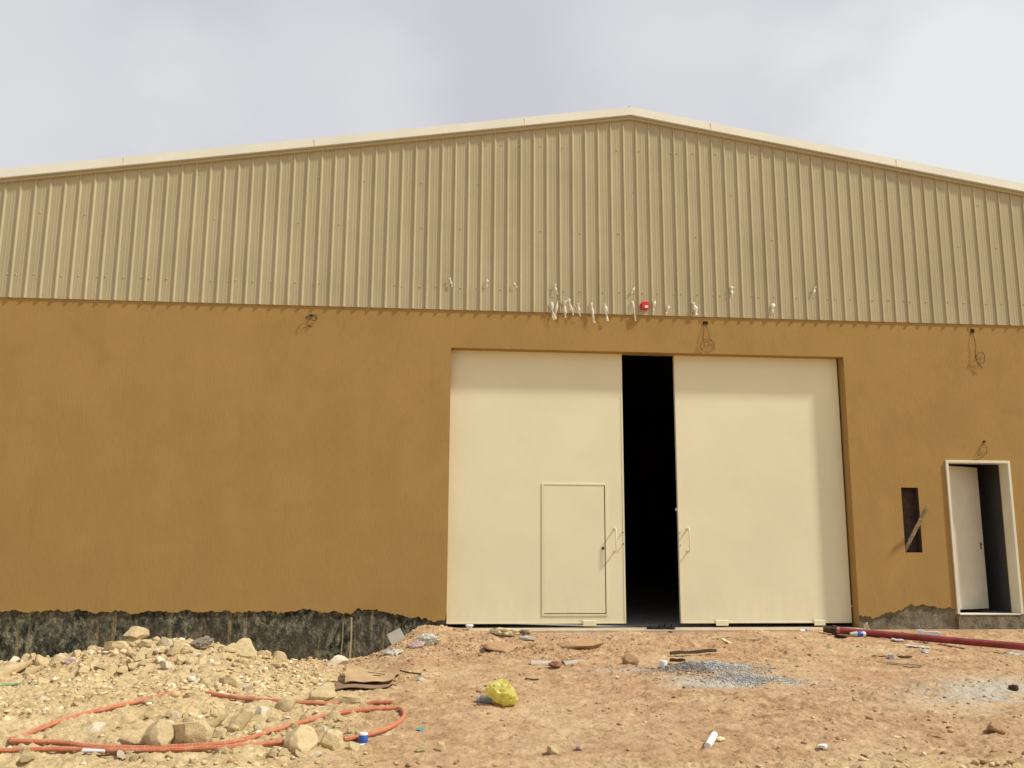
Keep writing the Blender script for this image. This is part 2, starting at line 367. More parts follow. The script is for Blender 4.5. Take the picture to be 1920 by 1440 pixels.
GREYP = simple('grey_plastic', (.20, .20, .19), .45, .5, .15, 12)
REDP = simple('red_oxide_pipe', (.215, .038, .032), .7, .25, .35, 5, .001, 40)
RUST = simple('rusty_steel', (.075, .042, .026), .8, .3, .4, 25, .003, 60)
WIRE = simple('brown_wire', (.050, .030, .018), .5, .4, .2, 20)
COPPER = simple('copper_wire', (.135, .062, .022), .55, .4, .2, 20)
WOOD = simple('weathered_plank', (.34, .29, .20), .85, .15, .45, 18, .003, 30)
WOODL = simple('pale_batten', (.74, .60, .36), .8, .2, .12, 9)
WOODD = simple('dark_stick', (.085, .055, .035), .85, .2, .3, 9, .003, 40)
BLKR = simple('black_rubber', (.016, .015, .014), .55, .4, .3, 12)
REDB = simple('red_signal_plastic', (.62, .018, .020), .35, .5, .08, 12)
GREENS = simple('green_strap', (.16, .30, .15), .6, .3, .2, 9)
TEAL = simple('teal_print', (.10, .32, .30), .45, .4, .3, 12)
TILE = simple('grey_tile', (.50, .45, .36), .6, .3, .08, 8)
STRIPM = simple('peeling_film', (.80, .74, .58), .35, .5, .2, 20, trans=.2)
SCREW = simple('screw_head', (.44, .38, .25), .4, .5, .1, 20)
DUST = simple('grey_mortar', (.42, .40, .35), .9, .1, .15, 9, .004, 50)

g1_ = at(1330, 1260); g2_ = at(1415, 1279)
MOUNDS += [(g1_.x, g1_.y+.10, .42, .22, .085), (g2_.x, g2_.y+.06, .30, .14, .045)]
# ------------------------------------------------------------------ ground: one sheet to the horizon
def axis(pts):
    out = [pts[0][0]]
    for a_, b_, stp in [(pts[i][0], pts[i+1][0], pts[i][1]) for i in range(len(pts)-1)]:
        k = max(1, int(round((b_-a_)/stp))); out += [a_+(b_-a_)*(j+1)/k for j in range(k)]
    return np.array(out)
gx = axis([(-800, 200), (-200, 50), (-50, 10), (-12, 1.0), (-4, .25), (-1.6, .016), (14.4, .25), (24, 2.0), (40, 20), (200, 200), (800, 1)])
gy = axis([(-400, 100), (-100, 20), (-20, 1.5), (-9, .2), (-7.0, .013), (-3.6, .019), (-.02, .02), (.3, .5), (3, 3), (40, 20), (200, 200), (1200, 1)])
GX, GY = np.meshgrid(gx, gy); GZ = G(GX, GY)
nx_, ny_ = len(gx), len(gy)
verts = np.stack([GX, GY, GZ], -1).reshape(-1, 3)
ii = (np.arange(ny_-1)[:, None]*nx_+np.arange(nx_-1)[None]).ravel()
quads = np.stack([ii, ii+1, ii+1+nx_, ii+nx_], -1)
def fast_mesh(name, v, f, k):
    me = bpy.data.meshes.new(name)
    me.vertices.add(len(v)); me.vertices.foreach_set('co', v.astype(np.float32).ravel())
    me.loops.add(f.size); me.loops.foreach_set('vertex_index', f.astype(np.int32).ravel())
    me.polygons.add(len(f)); me.polygons.foreach_set('loop_start', np.arange(0, f.size, k, dtype=np.int32))
    me.polygons.foreach_set('loop_total', np.full(len(f), k, dtype=np.int32)); me.update(calc_edges=True); return me
def attr(me, name, vals):
    a = me.attributes.new(name, 'FLOAT', 'POINT'); a.data.foreach_set('value', np.asarray(vals, np.float32).ravel())
me = fast_mesh('ground', verts, quads, 4)
me.polygons.foreach_set('use_smooth', np.ones(len(quads), bool))
attr(me, 'rubble', rockzone(GX, GY))
cpt = at(1850, 1300); c2p = at(1380, 1275); c3p = at(1190, 1258)
cem = gau(GX, GY, cpt.x+.3, cpt.y, 1.0, .65)*.75+gau(GX, GY, c2p.x, c2p.y+.05, .55, .22)*1.4+gau(GX, GY, c3p.x, c3p.y, .5, .14)*.45
cem = cem+ss(GY, -.45, -.12)*ss(GX, 6.2, 6.8)*ss(-GX, -12.3, -11.8)*.5
attr(me, 'cement', np.clip(cem*(1+2.2*fbm(GX*2.5, GY*2.5, 4, .6)), 0, .95))
me.materials.append(EARTH)
ground = bpy.data.objects.new('ground', me); COL.objects.link(ground); tag(ground, kind='structure')

# ------------------------------------------------------------------ warehouse
ZM, ZL, XL, XR, ZA, XA, SL = 4.905, 4.3426, 6.185, 12.102, 8.0557, 8.8912, .1561
X0, X1, DEP = XA-12.2, XA+12.2, 32.0
def ztop(x): return ZA-SL*abs(x-XA)
wh = empty('warehouse', (XA, 0, 0), 'ochre rendered warehouse with ribbed beige metal gable and big cream sliding doors', 'warehouse')
ZF = 0.375                                             # floor level at the gate
ZLB = .43
# small door and niche, surveyed from the facade
SDX0, SDZ1 = fac(1775, 864.5); SDX1, _ = fac(1889, 866); SDZ0 = fac(1800, 1151.5)[1]
NX0, NZ1 = fac(1690.5, 914); NX1, NZ0 = fac(1730.5, 1036)
NX0 = fac(1693.5, 975)[0]; NX1 = fac(1725.5, 975)[0]
SDX0 = (fac(1771.5, 864.5)[0]+fac(1797, 1150)[0])/2; SDX1 = SDX0+.985
TH = .24; NICHE = .15
# --- plaster wall with real openings: grid of cells
ZB = .88                                                # below this the ragged edge strip
xs = sorted([X0, XL, XR, NX0, NX1, SDX0, SDX1, X1]); zs = sorted([ZB, ZL, NZ0, NZ1, SDZ1, ZM+.12])
def hole(xa, xb, za, zb):
    cx, cz = (xa+xb)/2, (za+zb)/2
    if XL < cx < XR and cz < ZL: return 'gate'
    if NX0 < cx < NX1 and NZ0 < cz < NZ1: return 'niche'
    if SDX0 < cx < SDX1 and cz < SDZ1: return 'side'
    return None
w_ = MB()
for i in range(len(xs)-1):
    for j in range(len(zs)-1):
        xa, xb, za, zb = xs[i], xs[i+1], zs[j], zs[j+1]
        if not hole(xa, xb, za, zb):
            w_.add([(xa, 0, za), (xb, 0, za), (xb, 0, zb), (xa, 0, zb)], [(0, 1, 2, 3)])
# reveals (butting the front face)
def reveal(mb, xa, xb, za, zb, dep, bottom=True):
    mb.add([(xa, 0, za), (xa, dep, za), (xa, dep, zb), (xa, 0, zb)], [(0, 1, 2, 3)])
    mb.add([(xb, 0, za), (xb, dep, za), (xb, dep, zb), (xb, 0, zb)], [(3, 2, 1, 0)])
    mb.add([(xa, 0, zb), (xb, 0, zb), (xb, dep, zb), (xa, dep, zb)], [(0, 1, 2, 3)])
    if bottom: mb.add([(xa, 0, za), (xb, 0, za), (xb, dep, za), (xa, dep, za)], [(3, 2, 1, 0)])
reveal(w_, XL, XR, -.2, ZL, TH, False)
reveal(w_, SDX0, SDX1, SDZ0-.3, SDZ1, TH, False)
# ragged lower edge of the render: columns every 2 cm, the render stands 25 mm proud of the footing
FT = .025
def zrag(x):
    j = float(fbm(np.array([x*6.0]), np.array([3.3]), 4, .62)[0]); k = float(fbm(np.array([x*1.1]), np.array([8.3]), 2)[0])
    if x < XL: base = 0.622+.022*k; base = base-.14*float(ss(np.array([x]), 5.2, 6.1)[0]); return base+.05*j+.035*float(vn(np.array([x*31.]), np.array([1.7]))[0])
    base = 0.60+.12*math.exp(-((x-13.05)/.32)**2)+.05*math.exp(-((x-14.1)/.25)**2)-.10*math.exp(-((x-12.3)/.25)**2)
    return min(base+.07*j+.03*float(vn(np.array([x*31.]), np.array([1.7]))[0]), .80)
def strip(xa, xb):
    k = int((xb-xa)/.02)+1
    for i in range(k):
        a_ = xa+(xb-xa)*i/k; c_ = xa+(xb-xa)*(i+1)/k; za, zc = zrag(a_), zrag(c_)
        w_.add([(a_, 0, za), (c_, 0, zc), (c_, 0, ZB), (a_, 0, ZB)], [(0, 1, 2, 3)])
        w_.add([(a_, 0, za), (c_, 0, zc), (c_, FT+.01, zc-.006), (a_, FT+.01, za-.006)], [(3, 2, 1, 0)])
strip(X0, XL-.0); strip(XR+.0, SDX0); strip(SDX1, X1)
# jamb plaster down to the ground at the gate corners
w_.build('wall', PLASTER, wh)
nb = MB(); reveal(nb, NX0, NX1, NZ0, NZ1, NICHE)
nb.add([(NX0, NICHE, NZ0), (NX1, NICHE, NZ0), (NX1, NICHE, NZ1), (NX0, NICHE, NZ1)], [(0, 1, 2, 3)])
nb.build('wall_niche', BRICK, wh)
f_ = MB(); f_.box(X0, XL-.001, FT, TH, -.6, .95); f_.build('footing', FOOT, wh)
f_ = MB(); f_.box(XR+.001, SDX0-.001, FT, TH, -.6, .95); f_.box(SDX0+.0005, SDX1-.0005, FT-.04, TH-.0, -.6, SDZ0-.012); f_.box(SDX1+.001, X1, FT, TH, -.6, .95)
o = f_.build('footing', CONC, wh); o['label'] = 'bare grey concrete footing right of the gate'
# gate slab and interior
s_ = MB(); s_.box(XL+.002, XR-.002, -.20, TH, -.4, ZF, bev=.006); s_.build('threshold', SLAB, wh)
s_ = MB(); s_.box(X0+.3, SDX0-1.2, TH+.001, DEP-.3, -.4, ZF-.003); s_.box(SDX0-1.19, X1-.3, TH+.001, DEP-.3, -.4, SDZ0-.02); s_.build('interior_floor', FLOORM, wh)
# inner leaf of the front wall, side and rear walls, partition by the small door
s_ = MB()
yb = TH+.001
for i in range(len(xs)-1):
    for j in range(len(zs)-1):
        xa, xb, za, zb = xs[i], xs[i+1], zs[j], zs[j+1]
        if hole(xa, xb, za, zb) in (None, 'niche'): s_.add([(xa, yb, za), (xb, yb, za), (xb, yb, zb), (xa, yb, zb)], [(3, 2, 1, 0)])
for xa, xb in ((X0, XL), (XR, SDX0), (SDX1, X1)): s_.add([(xa, yb, -.4), (xb, yb, -.4), (xb, yb, ZB), (xa, yb, ZB)], [(3, 2, 1, 0)])
gp = [(X0, yb+.02, ZM+.1), (X1, yb+.02, ZM+.1), (X1, yb+.02, ztop(X1)-.02), (XA, yb+.02, ZA-.02), (X0, yb+.02, ztop(X0)-.02)]
s_.add(gp, [(4, 3, 2, 1, 0)])
s_.build('interior_wall', simple('hall_paint', (.62, .60, .56), .9), wh)
s_ = MB()
s_.box(SDX1+.22, SDX1+.30, TH+.01, 3.2, SDZ0-.018, 3.4); s_.box(SDX0-1.18, SDX1+.215, 2.9, 3.0, SDZ0-.018, 3.4); s_.box(SDX0-1.3, SDX0-1.19, TH+.01, 3.2, -.1, 3.4)
s_.box(SDX0-1.3, SDX1+.30, TH+.01, 3.2, 3.402, 3.5)
s_.build('interior_wall', INNER, wh)
s_ = MB(); s_.box(X0, X0+.25, TH+.002, DEP, -.5, ztop(X0)-.03); s_.box(X1-.25, X1, TH+.002, DEP, -.5, ztop(X1)-.03)
s_.add([(X0, DEP, -.5), (X1, DEP, -.5), (X1, DEP, ztop(X1)), (XA, DEP, ZA), (X0, DEP, ztop(X0))], [(4, 3, 2, 1, 0)])
o = s_.build('side_wall', PLASTER, wh)
# --- ribbed gable cladding
pts = [(0, 16.7, 555.2), (16, 460, 570.5), (32, 875.5, 583.8), (38, 1025, 588), (59, 1539.6, 602), (75, 1918.9, 612.1)]
kk = [p[0] for p in pts]; XX = [fac(p[1], p[2], -.03)[0] for p in pts]
pc = np.polyfit(kk, XX, 3)
def xrib(k):
    if 0 <= k <= 75: return float(np.polyval(pc, k))
    if k < 0: return float(np.polyval(pc, 0))+.205*k
    return float(np.polyval(pc, 75))+.2*(k-75)
prof = []
k = -20
YC = -.014
while True:
    x = xrib(k); k += 1
    if x < X0+.05: continue
    if x > X1-.25: break
    pj = xrib(k)-xrib(k-1)
    prof += [(x-.014, YC), (x-.011, YC-.019), (x+.003, YC-.019), (x+.021, YC)]
    for fr in (.40, .62):
        c_ = x+pj*fr; prof += [(c_-.008, YC), (c_-.005, YC-.0018), (c_+.005, YC-.0018), (c_+.008, YC)]
prof = [(X0, YC)]+prof+[(X1, YC)]
# split at the ridge
out = []
for a_, c_ in zip(prof, prof[1:]):
    out.append(a_)
    if a_[0] < XA < c_[0]: t = (XA-a_[0])/(c_[0]-a_[0]); out.append((XA, a_[1]+(c_[1]-a_[1])*t))
out.append(prof[-1]); prof = out
cl = MB(); vs = []; fs = []
NZR = 7
for (x, y) in prof:
    zt_ = ztop(x)
    for r in range(NZR+1):
        z = ZM+(zt_-ZM)*r/NZR; vs.append((x, y+(.0035*mn.noise(Vector((x*1.3, z*1.1, 4.))) if 0 < r < NZR else 0), z))
    vs.append((x, -.002, ZM+.0)); 
q = NZR+2
for i in range(len(prof)-1):
    for r in range(NZR): fs.append((i*q+r, (i+1)*q+r, (i+1)*q+r+1, i*q+r+1))
    fs.append((i*q+NZR+1, (i+1)*q+NZR+1, (i+1)*q, i*q))
cl.add(vs, fs); cl.build('gable_cladding', CLAD, wh)
sc_ = MB()
for k in range(-14, 90):
    x = xrib(k)+.05+.10*((k*7) % 3)/2
    for z, every in ((ZM+.34, 1), (ZM+1.25, 3), (ZM+1.95, 4), (ZM+2.6, 5)):
        if z > ztop(x)-.1 or (k*5+int(z*10)) % every: continue
        if rng.random() < .25: continue
        xx = x+rng.uniform(-.01, .01); zz = z+rng.uniform(-.01, .01)
        sc_.tube([(xx, YC-.0005, zz), (xx, YC-.004, zz), (xx, YC-.009, zz)], [.0125, .0115, .006], 8)
o = sc_.build('screw_heads', SCREW, wh, smooth=True, angle=40); o['kind'] = 'stuff'
# flashings and roof
def sweep(name, matl, sections, parent):
    """sections: cross-section polygon (y, dz above the roof line) swept along both roof slopes, mitred at the ridge"""
    mb = MB(); vs = []; xs_ = [X0-.06, XA, X1+.06]; nS = len(sections)
    for x in xs_:
        for (y, dz) in sections: vs.append((x, y, ztop(x)+dz))
    fs = []
    for i in range(2):
        for k in range(nS): fs.append((i*nS+k, i*nS+(k+1) % nS, (i+1)*nS+(k+1) % nS, (i+1)*nS+k))
    fs.append(tuple(range(nS))); fs.append(tuple(range(3*nS-1, 2*nS-1, -1)))
    mb.add(vs, fs); return mb.build(name, matl, parent)
sweep('trim_strip', TRIM, [(-.050, -.045), (-.062, -.035), (-.062, -.022), (-.050, -.018), (-.050, -.008), (-.070, .004), (-.070, .012), (-.005, .012), (-.005, -.045)], wh)
sweep('gable_flashing', CREAM, [(-.076, .0125), (-.082, .020), (-.076, .150), (-.045, .163), (.02, .165), (.02, .0125)], wh)
# flashing joints
JM = simple('joint_cover', (.70, .66, .52), .6)
for px, py in ((232, 305), (984, 225), (1333, 240), (1681, 305), (590, 262)):
    x = fac(px, py, -.08)[0]; fj = MB(); fj.box(x-.004, x+.004, -.0845, -.075, ztop(x)+.022, ztop(x)+.140); fj.build('flashing_joint', JM, wh)
rf = MB()
for sgn in (-1, 1):
    xe = XA+sgn*12.5
    for (xa_, xb_) in ((XA, xe),):
        za_, zb_ = ZA, ztop(xe)
        rf.add([(xa_, .022, za_), (xb_, .022, zb_), (xb_, DEP+.1, zb_), (xa_, DEP+.1, za_), (xa_, .022, za_+.11), (xb_, .022, zb_+.11), (xb_, DEP+.1, zb_+.11), (xa_, DEP+.1, za_+.11)],
               [(3, 2, 1, 0), (4, 5, 6, 7), (0, 1, 5, 4), (1, 2, 6, 5), (2, 3, 7, 6), (3, 0, 4, 7)])
    for k in range(60):
        y = .3+k*.53
        rf.add([(XA+sgn*.2, y, ztop(XA+sgn*.2)+.112), (xe, y, zb_+.112), (xe, y+.05, zb_+.112), (XA+sgn*.2, y+.05, ztop(XA+sgn*.2)+.112),
                (XA+sgn*.2, y+.01, ztop(XA+sgn*.2)+.145), (xe, y+.01, zb_+.145), (xe, y+.04, zb_+.145), (XA+sgn*.2, y+.04, ztop(XA+sgn*.2)+.145)],
               [(3, 2, 1, 0), (4, 5, 6, 7), (0, 1, 5, 4), (1, 2, 6, 5), (2, 3, 7, 6), (3, 0, 4, 7)])
rf.build('roof', ROOFM, wh)
rc = MB(); rc.add([(XA-.22, -.02, ZA+.125), (XA, -.02, ZA+.185), (XA+.22, -.02, ZA+.125), (XA, -.02, ZA+.145), (XA-.22, DEP, ZA+.125), (XA, DEP, ZA+.185), (XA+.22, DEP, ZA+.125), (XA, DEP, ZA+.145)],
                  [(0, 1, 3), (1, 2, 3), (4, 5, 1, 0), (5, 6, 2, 1), (0, 3, 7, 4), (3, 2, 6, 7)])
rc.build('ridge_cap', simple('grey_ridge', (.16, .16, .15), .5), wh)

# --- sliding gate leaves
YD = .18; DT = .06
def leaf(xa, xb, name_label):
    d = MB(); d.box(xa, xb, YD, YD+DT, ZLB, ZL+.10, bev=.004)
    o = d.build('sliding_door', DOOR, wh); o['label'] = name_label; return o
def xm(px1, py1, px2, py2): return (fac(px1, py1, YD)[0]+fac(px2, py2, YD)[0])/2
LX1 = xm(1163.5, 670, 1176, 1160); RX0 = xm(1261.5, 672, 1278.5, 1160); RX1 = xm(1565.5, 680, 1600, 1160)
la = leaf(XL-.25, LX1, 'left cream gate leaf with a wicket door'); ra = leaf(RX0, RX1, 'plain right cream gate leaf')
# edge folds on the leaves
for (o, x, w2) in ((la, LX1, -1), (ra, RX0, 1)):
    e = MB(); e.box(min(x, x+w2*.022), max(x, x+w2*.022), YD-.006, YD-.0005, ZLB+.002, ZL+.09, bev=.002); e.build('edge_strip', DOOR, o)
for (o, xa, xb) in ((la, XL-.2, LX1-.03), (ra, RX0+.03, RX1-.01)):
    e = MB(); e.box(xa, xb, YD-.005, YD-.0005, ZLB, ZLB+.022, bev=.002); e.build('bottom_strip', DOOR, o)
def ph(mb, x, z0, z1, std=.085, r=.0105):
    mb.tube([(x, YD, z1), (x, YD-std*.6, z1), (x, YD-std*.9, z1-.004), (x, YD-std, z1-.02), (x, YD-std, z0+.02), (x, YD-std*.9, z0+.004), (x, YD-std*.6, z0), (x, YD, z0)], r, 8)
    for z in (z0, z1): mb.tube([(x, YD-.0005, z), (x, YD-.006, z)], .022, 10)
hx, hz1 = fac(1154, 991, YD-.05); _, hz0 = fac(1156, 1033, YD-.05); h = MB(); ph(h, hx, hz0, hz1); h.build('pull_handle', DOOR, la, smooth=True, angle=50)
hx, hz1 = fac(1291, 991, YD-.05); _, hz0 = fac(1292, 1033, YD-.05); h = MB(); ph(h, hx, hz0, hz1); h.build('pull_handle', DOOR, ra, smooth=True, angle=50)
def peg(o, px, py, ln=.03, r=.008, m_=None):
    x, z = fac(px, py, YD); q = MB(); q.tube([(x, YD-.0005, z), (x, YD-ln, z)], r, 8); return q.build('bolt', m_ or RUST, o, smooth=True, angle=50)
peg(la, 1167.5, 998, .035); peg(la, 1168.5, 1020, .035); peg(ra, 1274.5, 999, .02, .007); peg(ra, 1275.5, 1022, .02, .007)
x, z = fac(1270, 955, YD); q = MB(); q.box(RX0-.028, RX0-.0005, YD+.015, YD+.045, z-.02, z+.02, bev=.003); q.build('latch', WHITE, ra)
x, z = fac(1600, 1137, YD); q = MB(); q.box(RX1+.0005, RX1+.03, YD+.015, YD+.035, z-.008, z+.012); q.build('latch', WHITE, ra)
# wicket door in the left leaf: raised frame, flush panel
wx0, wz1 = fac(1014.5, 905.5, YD); wx1 = fac(1137, 910, YD)[0]; wz0 = fac(1075, 1154.5, YD)[1]
wx0 = (fac(1014.5, 906, YD)[0]+fac(1018, 1150, YD)[0])/2; wx1 = (fac(1137, 910, YD)[0]+fac(1140.5, 1150, YD)[0])/2
fr = MB(); tf = .026
fr.box(wx0, wx0+tf, YD-.012, YD-.0005, wz0, wz1, bev=.003); fr.box(wx1-tf, wx1, YD-.012, YD-.0005, wz0, wz1, bev=.003)
fr.box(wx0+tf+.0005, wx1-tf-.0005, YD-.012, YD-.0005, wz1-tf, wz1, bev=.003); fr.box(wx0+tf+.0005, wx1-tf-.0005, YD-.012, YD-.0005, wz0, wz0+tf*.8, bev=.003)
fr.build('wicket_frame', DOOR, la)
pn = MB(); pn.box(wx0+tf+.004, wx1-tf-.012, YD-.006, YD-.0005, wz0+tf*.8+.014, wz1-tf-.005, bev=.002); pn.build('wicket_door', DOOR, la)
gp_ = MB(); gp_.box(wx1-tf-.0115, wx1-tf-.0008, YD-.002, YD-.0003, wz0+tf*.8+.001, wz1-tf-.001); gp_.box(wx0+tf+.001, wx1-tf-.013, YD-.002, YD-.0003, wz0+tf*.8+.001, wz0+tf*.8+.013)
gp_.build('wicket_gap', BLACKM, la)
x, z = fac(1130.5, 1028, YD); q = MB(); q.box(x-.016, x+.016, YD-.010, YD-.0061, z-.02, z+.02, bev=.002); q.tube([(x, YD-.010, z), (x, YD-.018, z)], .009, 8); q.build('lock', RUST, la)
# roller shoes at the foot
def shoe(o, px, wpx):
    xa = fac(px, 1165, YD)[0]; w2 = wpx*mpp((8, YD, .4)); q = MB()
    q.box(xa, xa+w2, YD-.02, YD-.006, ZLB-.035, ZLB+.045, bev=.006); q.box(xa-.008, xa-.001, YD-.012, YD-.006, ZLB+.0, ZLB+.075)
    q.build('guide_shoe', DOOR, o)
shoe(la, 1093, 25); shoe(ra, 1342, 24); shoe(ra, 1526, 22)
# dark inner track beneath the leaves
tr = MB(); tr.box(XL+.004, XR-.004, YD+.01, YD+.05, ZF+.001, ZF+.012); tr.build('floor_track', BLACKM, wh)
# dark batten in the slot right of the right leaf (head box)
# --- small side door
FRW = .036
sf = MB(); yo = -.030
sf.box(SDX0-.012, SDX0+FRW-.012, yo, TH-.05, SDZ0, SDZ1+.012, bev=.003)
sf.box(SDX1-FRW+.012, SDX1+.012, yo, TH-.05, SDZ0, SDZ1+.012, bev=.003)
sf.box(SDX0+FRW-.011, SDX1-FRW+.011, yo, TH-.05, SDZ1+.012-FRW, SDZ1+.012, bev=.003)
sf.box(SDX0+FRW-.011, SDX1-FRW+.011, yo+.006, TH-.05, SDZ0-.011, SDZ0+.006, bev=.002)
sfo = sf.build('door_frame', WHITE, wh)
ang = math.radians(23); HXp = SDX0+FRW-.008; DWd = SDX1-SDX0-2*FRW-.05
Mx = Matrix.Translation((HXp, TH-.05, 0)) @ Matrix.Rotation(ang, 4, 'Z')
dd = MB(); dd.box(0, DWd, 0, .045, SDZ0+.045, SDZ1-.045, mat=Mx, bev=.002)
ddo = dd.build('side_door', WHITE, wh)
hd = MB(); hz = SDZ0+.98
hd.box(DWd-.083, DWd-.062, -.006, -.0005, hz-.05, hz+.05, mat=Mx, bev=.002)
hd.tube([Mx @ Vector((DWd-.072, -.006, hz+.02)), Mx @ Vector((DWd-.072, -.022, hz+.02))], .010, 10)
hd.build('door_lock', RUST, ddo)

# ------------------------------------------------------------------ wires, alarm box and film scraps on the facade
def holebox(px, py, w, hgt, parent):  # raised near-black patch standing for the shade inside a cable hole
    x, z = fac(px, py); q = MB(); q.box(x-w/2, x+w/2, -.012, -.001, z-hgt/2, z+hgt/2, bev=.004); return q.build('cable_hole_patch', HOLE, parent)
def wirething(px, py, label, paths, r=.004, w=.06, hgt=.055, m_=WIRE):
    x, z = fac(px, py); root = empty('hanging_wire', (x, 0, z), label, 'wire', 'loose wires hanging on the facade')
    holebox(px, py, w, hgt, root)
    for pth in paths:
        P = []
        for (a_, b_, y) in pth: xx, zz = fac(a_, b_, -y); P.append((xx, -y, zz))
        q = MB(); q.tube(P, r, 6); q.build('wire', m_, root, smooth=True)
    return root
def ring(cx, cy, rx, ry, y0=.03, a0=0, turns=1.15, n_=30, tilt=0):
    return [(cx+rx*math.cos(a0+2*math.pi*turns*i/n_)+.6*math.sin(i*.9), cy+ry*math.sin(a0+2*math.pi*turns*i/n_), y0+.02*math.sin(i*.5)) for i in range(n_+1)]
wirething(1322.5, 605.5, 'wire hanging in a neat round ring above the middle of the right gate leaf',
          [[(1321, 607, .012), (1320, 620, .03), (1318, 634, .03)]+ring(1326.5, 648, 13, 12.5, .03, -2.4, 1.5, 44), [(1324, 607, .012), (1328, 622, .03), (1331, 634, .03), (1333, 640, .03)]], .0035, .075, .05, COPPER)
wirething(1823, 620.5, 'long wire dropping from a dark hole to a loop, high above the small side door',
          [[(1823, 622, .012), (1826, 632, .03), (1829.5, 648, .035), (1829, 670, .035), (1834, 682, .035), (1842, 690, .03)], [(1829, 664, .035)]+ring(1838.5, 671, 8, 11, .04, 3.3, 1.0, 26)], .0045, .055, .06)
wirething(1845, 828, 'small wire loop just over the small side door frame',
          [[(1845, 829, .012), (1845, 834, .03)]+ring(1844, 843, 7, 9, .03, -1.4, 1.0, 26), [(1839, 848, .03), (1836, 852, .03), (1834, 853, .02), (1841, 854, .02)]], .004, .035, .03, COPPER)
wirething(583, 591, 'tangled dark wire curls under the cladding on the plain left wall',
          [[(583, 590, .012), (578, 592, .04), (574, 597, .04)]+ring(578, 596, 5, 4, .04, 2.5, 1.2, 20), [(584, 591, .012), (590, 590, .04)]+ring(589, 596, 5, 5.5, .04, -1.5, 1.3, 22), [(583, 592, .012), (592, 595, .05), (595, 592, .05)], [(577, 611, .004), (586, 611.5, .004)]], .004, .045, .02)
x, z = fac(1210, 572.5, -.08)
ab = empty('alarm_box', (x, -.02, z), 'small red alarm beacon with white lens fixed on the ribbed cladding above the gate gap', 'alarm beacon')
q = MB(); q.box(x-.050, x+.050, -.080, -.018, z-.055, z+.055, bev=.003); q.build('housing', REDB, ab)
q = MB(); q.box(x-.008, x+.040, -.088, -.0805, z-.040, z-.002, bev=.003); q.build('lens', TINW, ab)

def scrap(px0, py0, px1, py1, w, label, curl=.018, fold=0):
    """a torn ribbon of protective film hanging off the sheet"""
    a_ = fac(px0, py0, -.04); c_ = fac(px1, py1, -.04); n_ = 12; vs = []; fs = []; rs = random.Random(px0*7+py0)
    for i in range(n_+1):
        t = i/n_; x = a_[0]+(c_[0]-a_[0])*t+.006*math.sin(t*4+px0); z = a_[1]+(c_[1]-a_[1])*t
        y = -.036-.008*math.sin(t*3)-.003*math.sin(t*9+px0); ww = w*1.2*(.30+.9*abs(math.sin(t*5.2+px0*.7))*(1-.5*t))*rs.uniform(.8, 1.15)
        for s in (-.5, .5): vs.append((x+ww*(s+rs.uniform(-.05, .05)), y+ww*s*.25*math.sin(t*3+px0), z+rs.uniform(-.003, .003)))
    b = len(vs); vs += [(v[0]+.0006, v[1]+.0012, v[2]) for v in vs]
    for i in range(n_):
        fs.append((2*i, 2*i+1, 2*i+3, 2*i+2)); fs.append((b+2*i+2, b+2*i+3, b+2*i+1, b+2*i))
    for i in range(n_):
        fs.append((2*i+2, b+2*i+2, b+2*i, 2*i)); fs.append((2*i+1, b+2*i+1, b+2*i+3, 2*i+3))
    q = MB(); q.add(vs, fs); o = q.build('film_scrap', STRIPM, None, (a_[0], -.02, a_[1]), smooth=True)
    tag(o, label, 'plastic film', 'torn scraps of film hanging on the cladding'); return o
scrap(842, 521, 848, 537, .035, 'leftmost torn film scrap, on the cladding above the left edge of the gate')
scrap(915, 523, 912, 537, .03, 'faint film scrap on the cladding, second from the left')
scrap(964, 529, 968, 538, .03, 'small film flake on the cladding, third from the left')
scrap(1039, 532, 1045, 551, .04, 'slim film scrap above the V-shaped strip on the cladding')
scrap(1033, 566, 1040, 600, .05, 'left arm of the V-shaped torn film at the cladding edge')
scrap(1045, 564, 1041, 598, .045, 'right arm of the V-shaped torn film at the cladding edge')
scrap(1057, 563, 1061, 595, .05, 'film strip hanging just right of the V-shaped film')
scrap(1066, 560, 1074, 591, .045, 'slanting film strip, second to the right of the V-shaped film')
scrap(1084, 568, 1087, 592, .04, 'short straight film strip between the slanting strip and the long strips')
scrap(1107, 566, 1115, 605, .045, 'long film strip with a knotted end, reaching over the ochre render')
scrap(1135, 569, 1138, 602, .05, 'long looped film strip right of the knotted one')
scrap(1189, 538, 1184, 552, .035, 'tiny film scrap above the long thin strip left of the red beacon')
scrap(1186, 564, 1191, 602, .035, 'long thin film strip left of the red beacon')
scrap(1229, 562, 1224, 583, .04, 'slanting film scrap immediately right of the red beacon')
scrap(1255, 570, 1249, 587, .05, 'short film scrap, second to the right of the red beacon')
scrap(1300, 566, 1305, 590, .07, 'broad crumpled film scrap left of the wire ring')
scrap(1371, 537, 1373, 558, .05, 'pale film scrap high on the cladding right of the wire ring')
scrap(1450, 569, 1447, 587, .06, 'film scrap low on the cladding, second from the right')
scrap(1528, 536, 1526, 553, .04, 'rightmost film scrap high on the cladding')

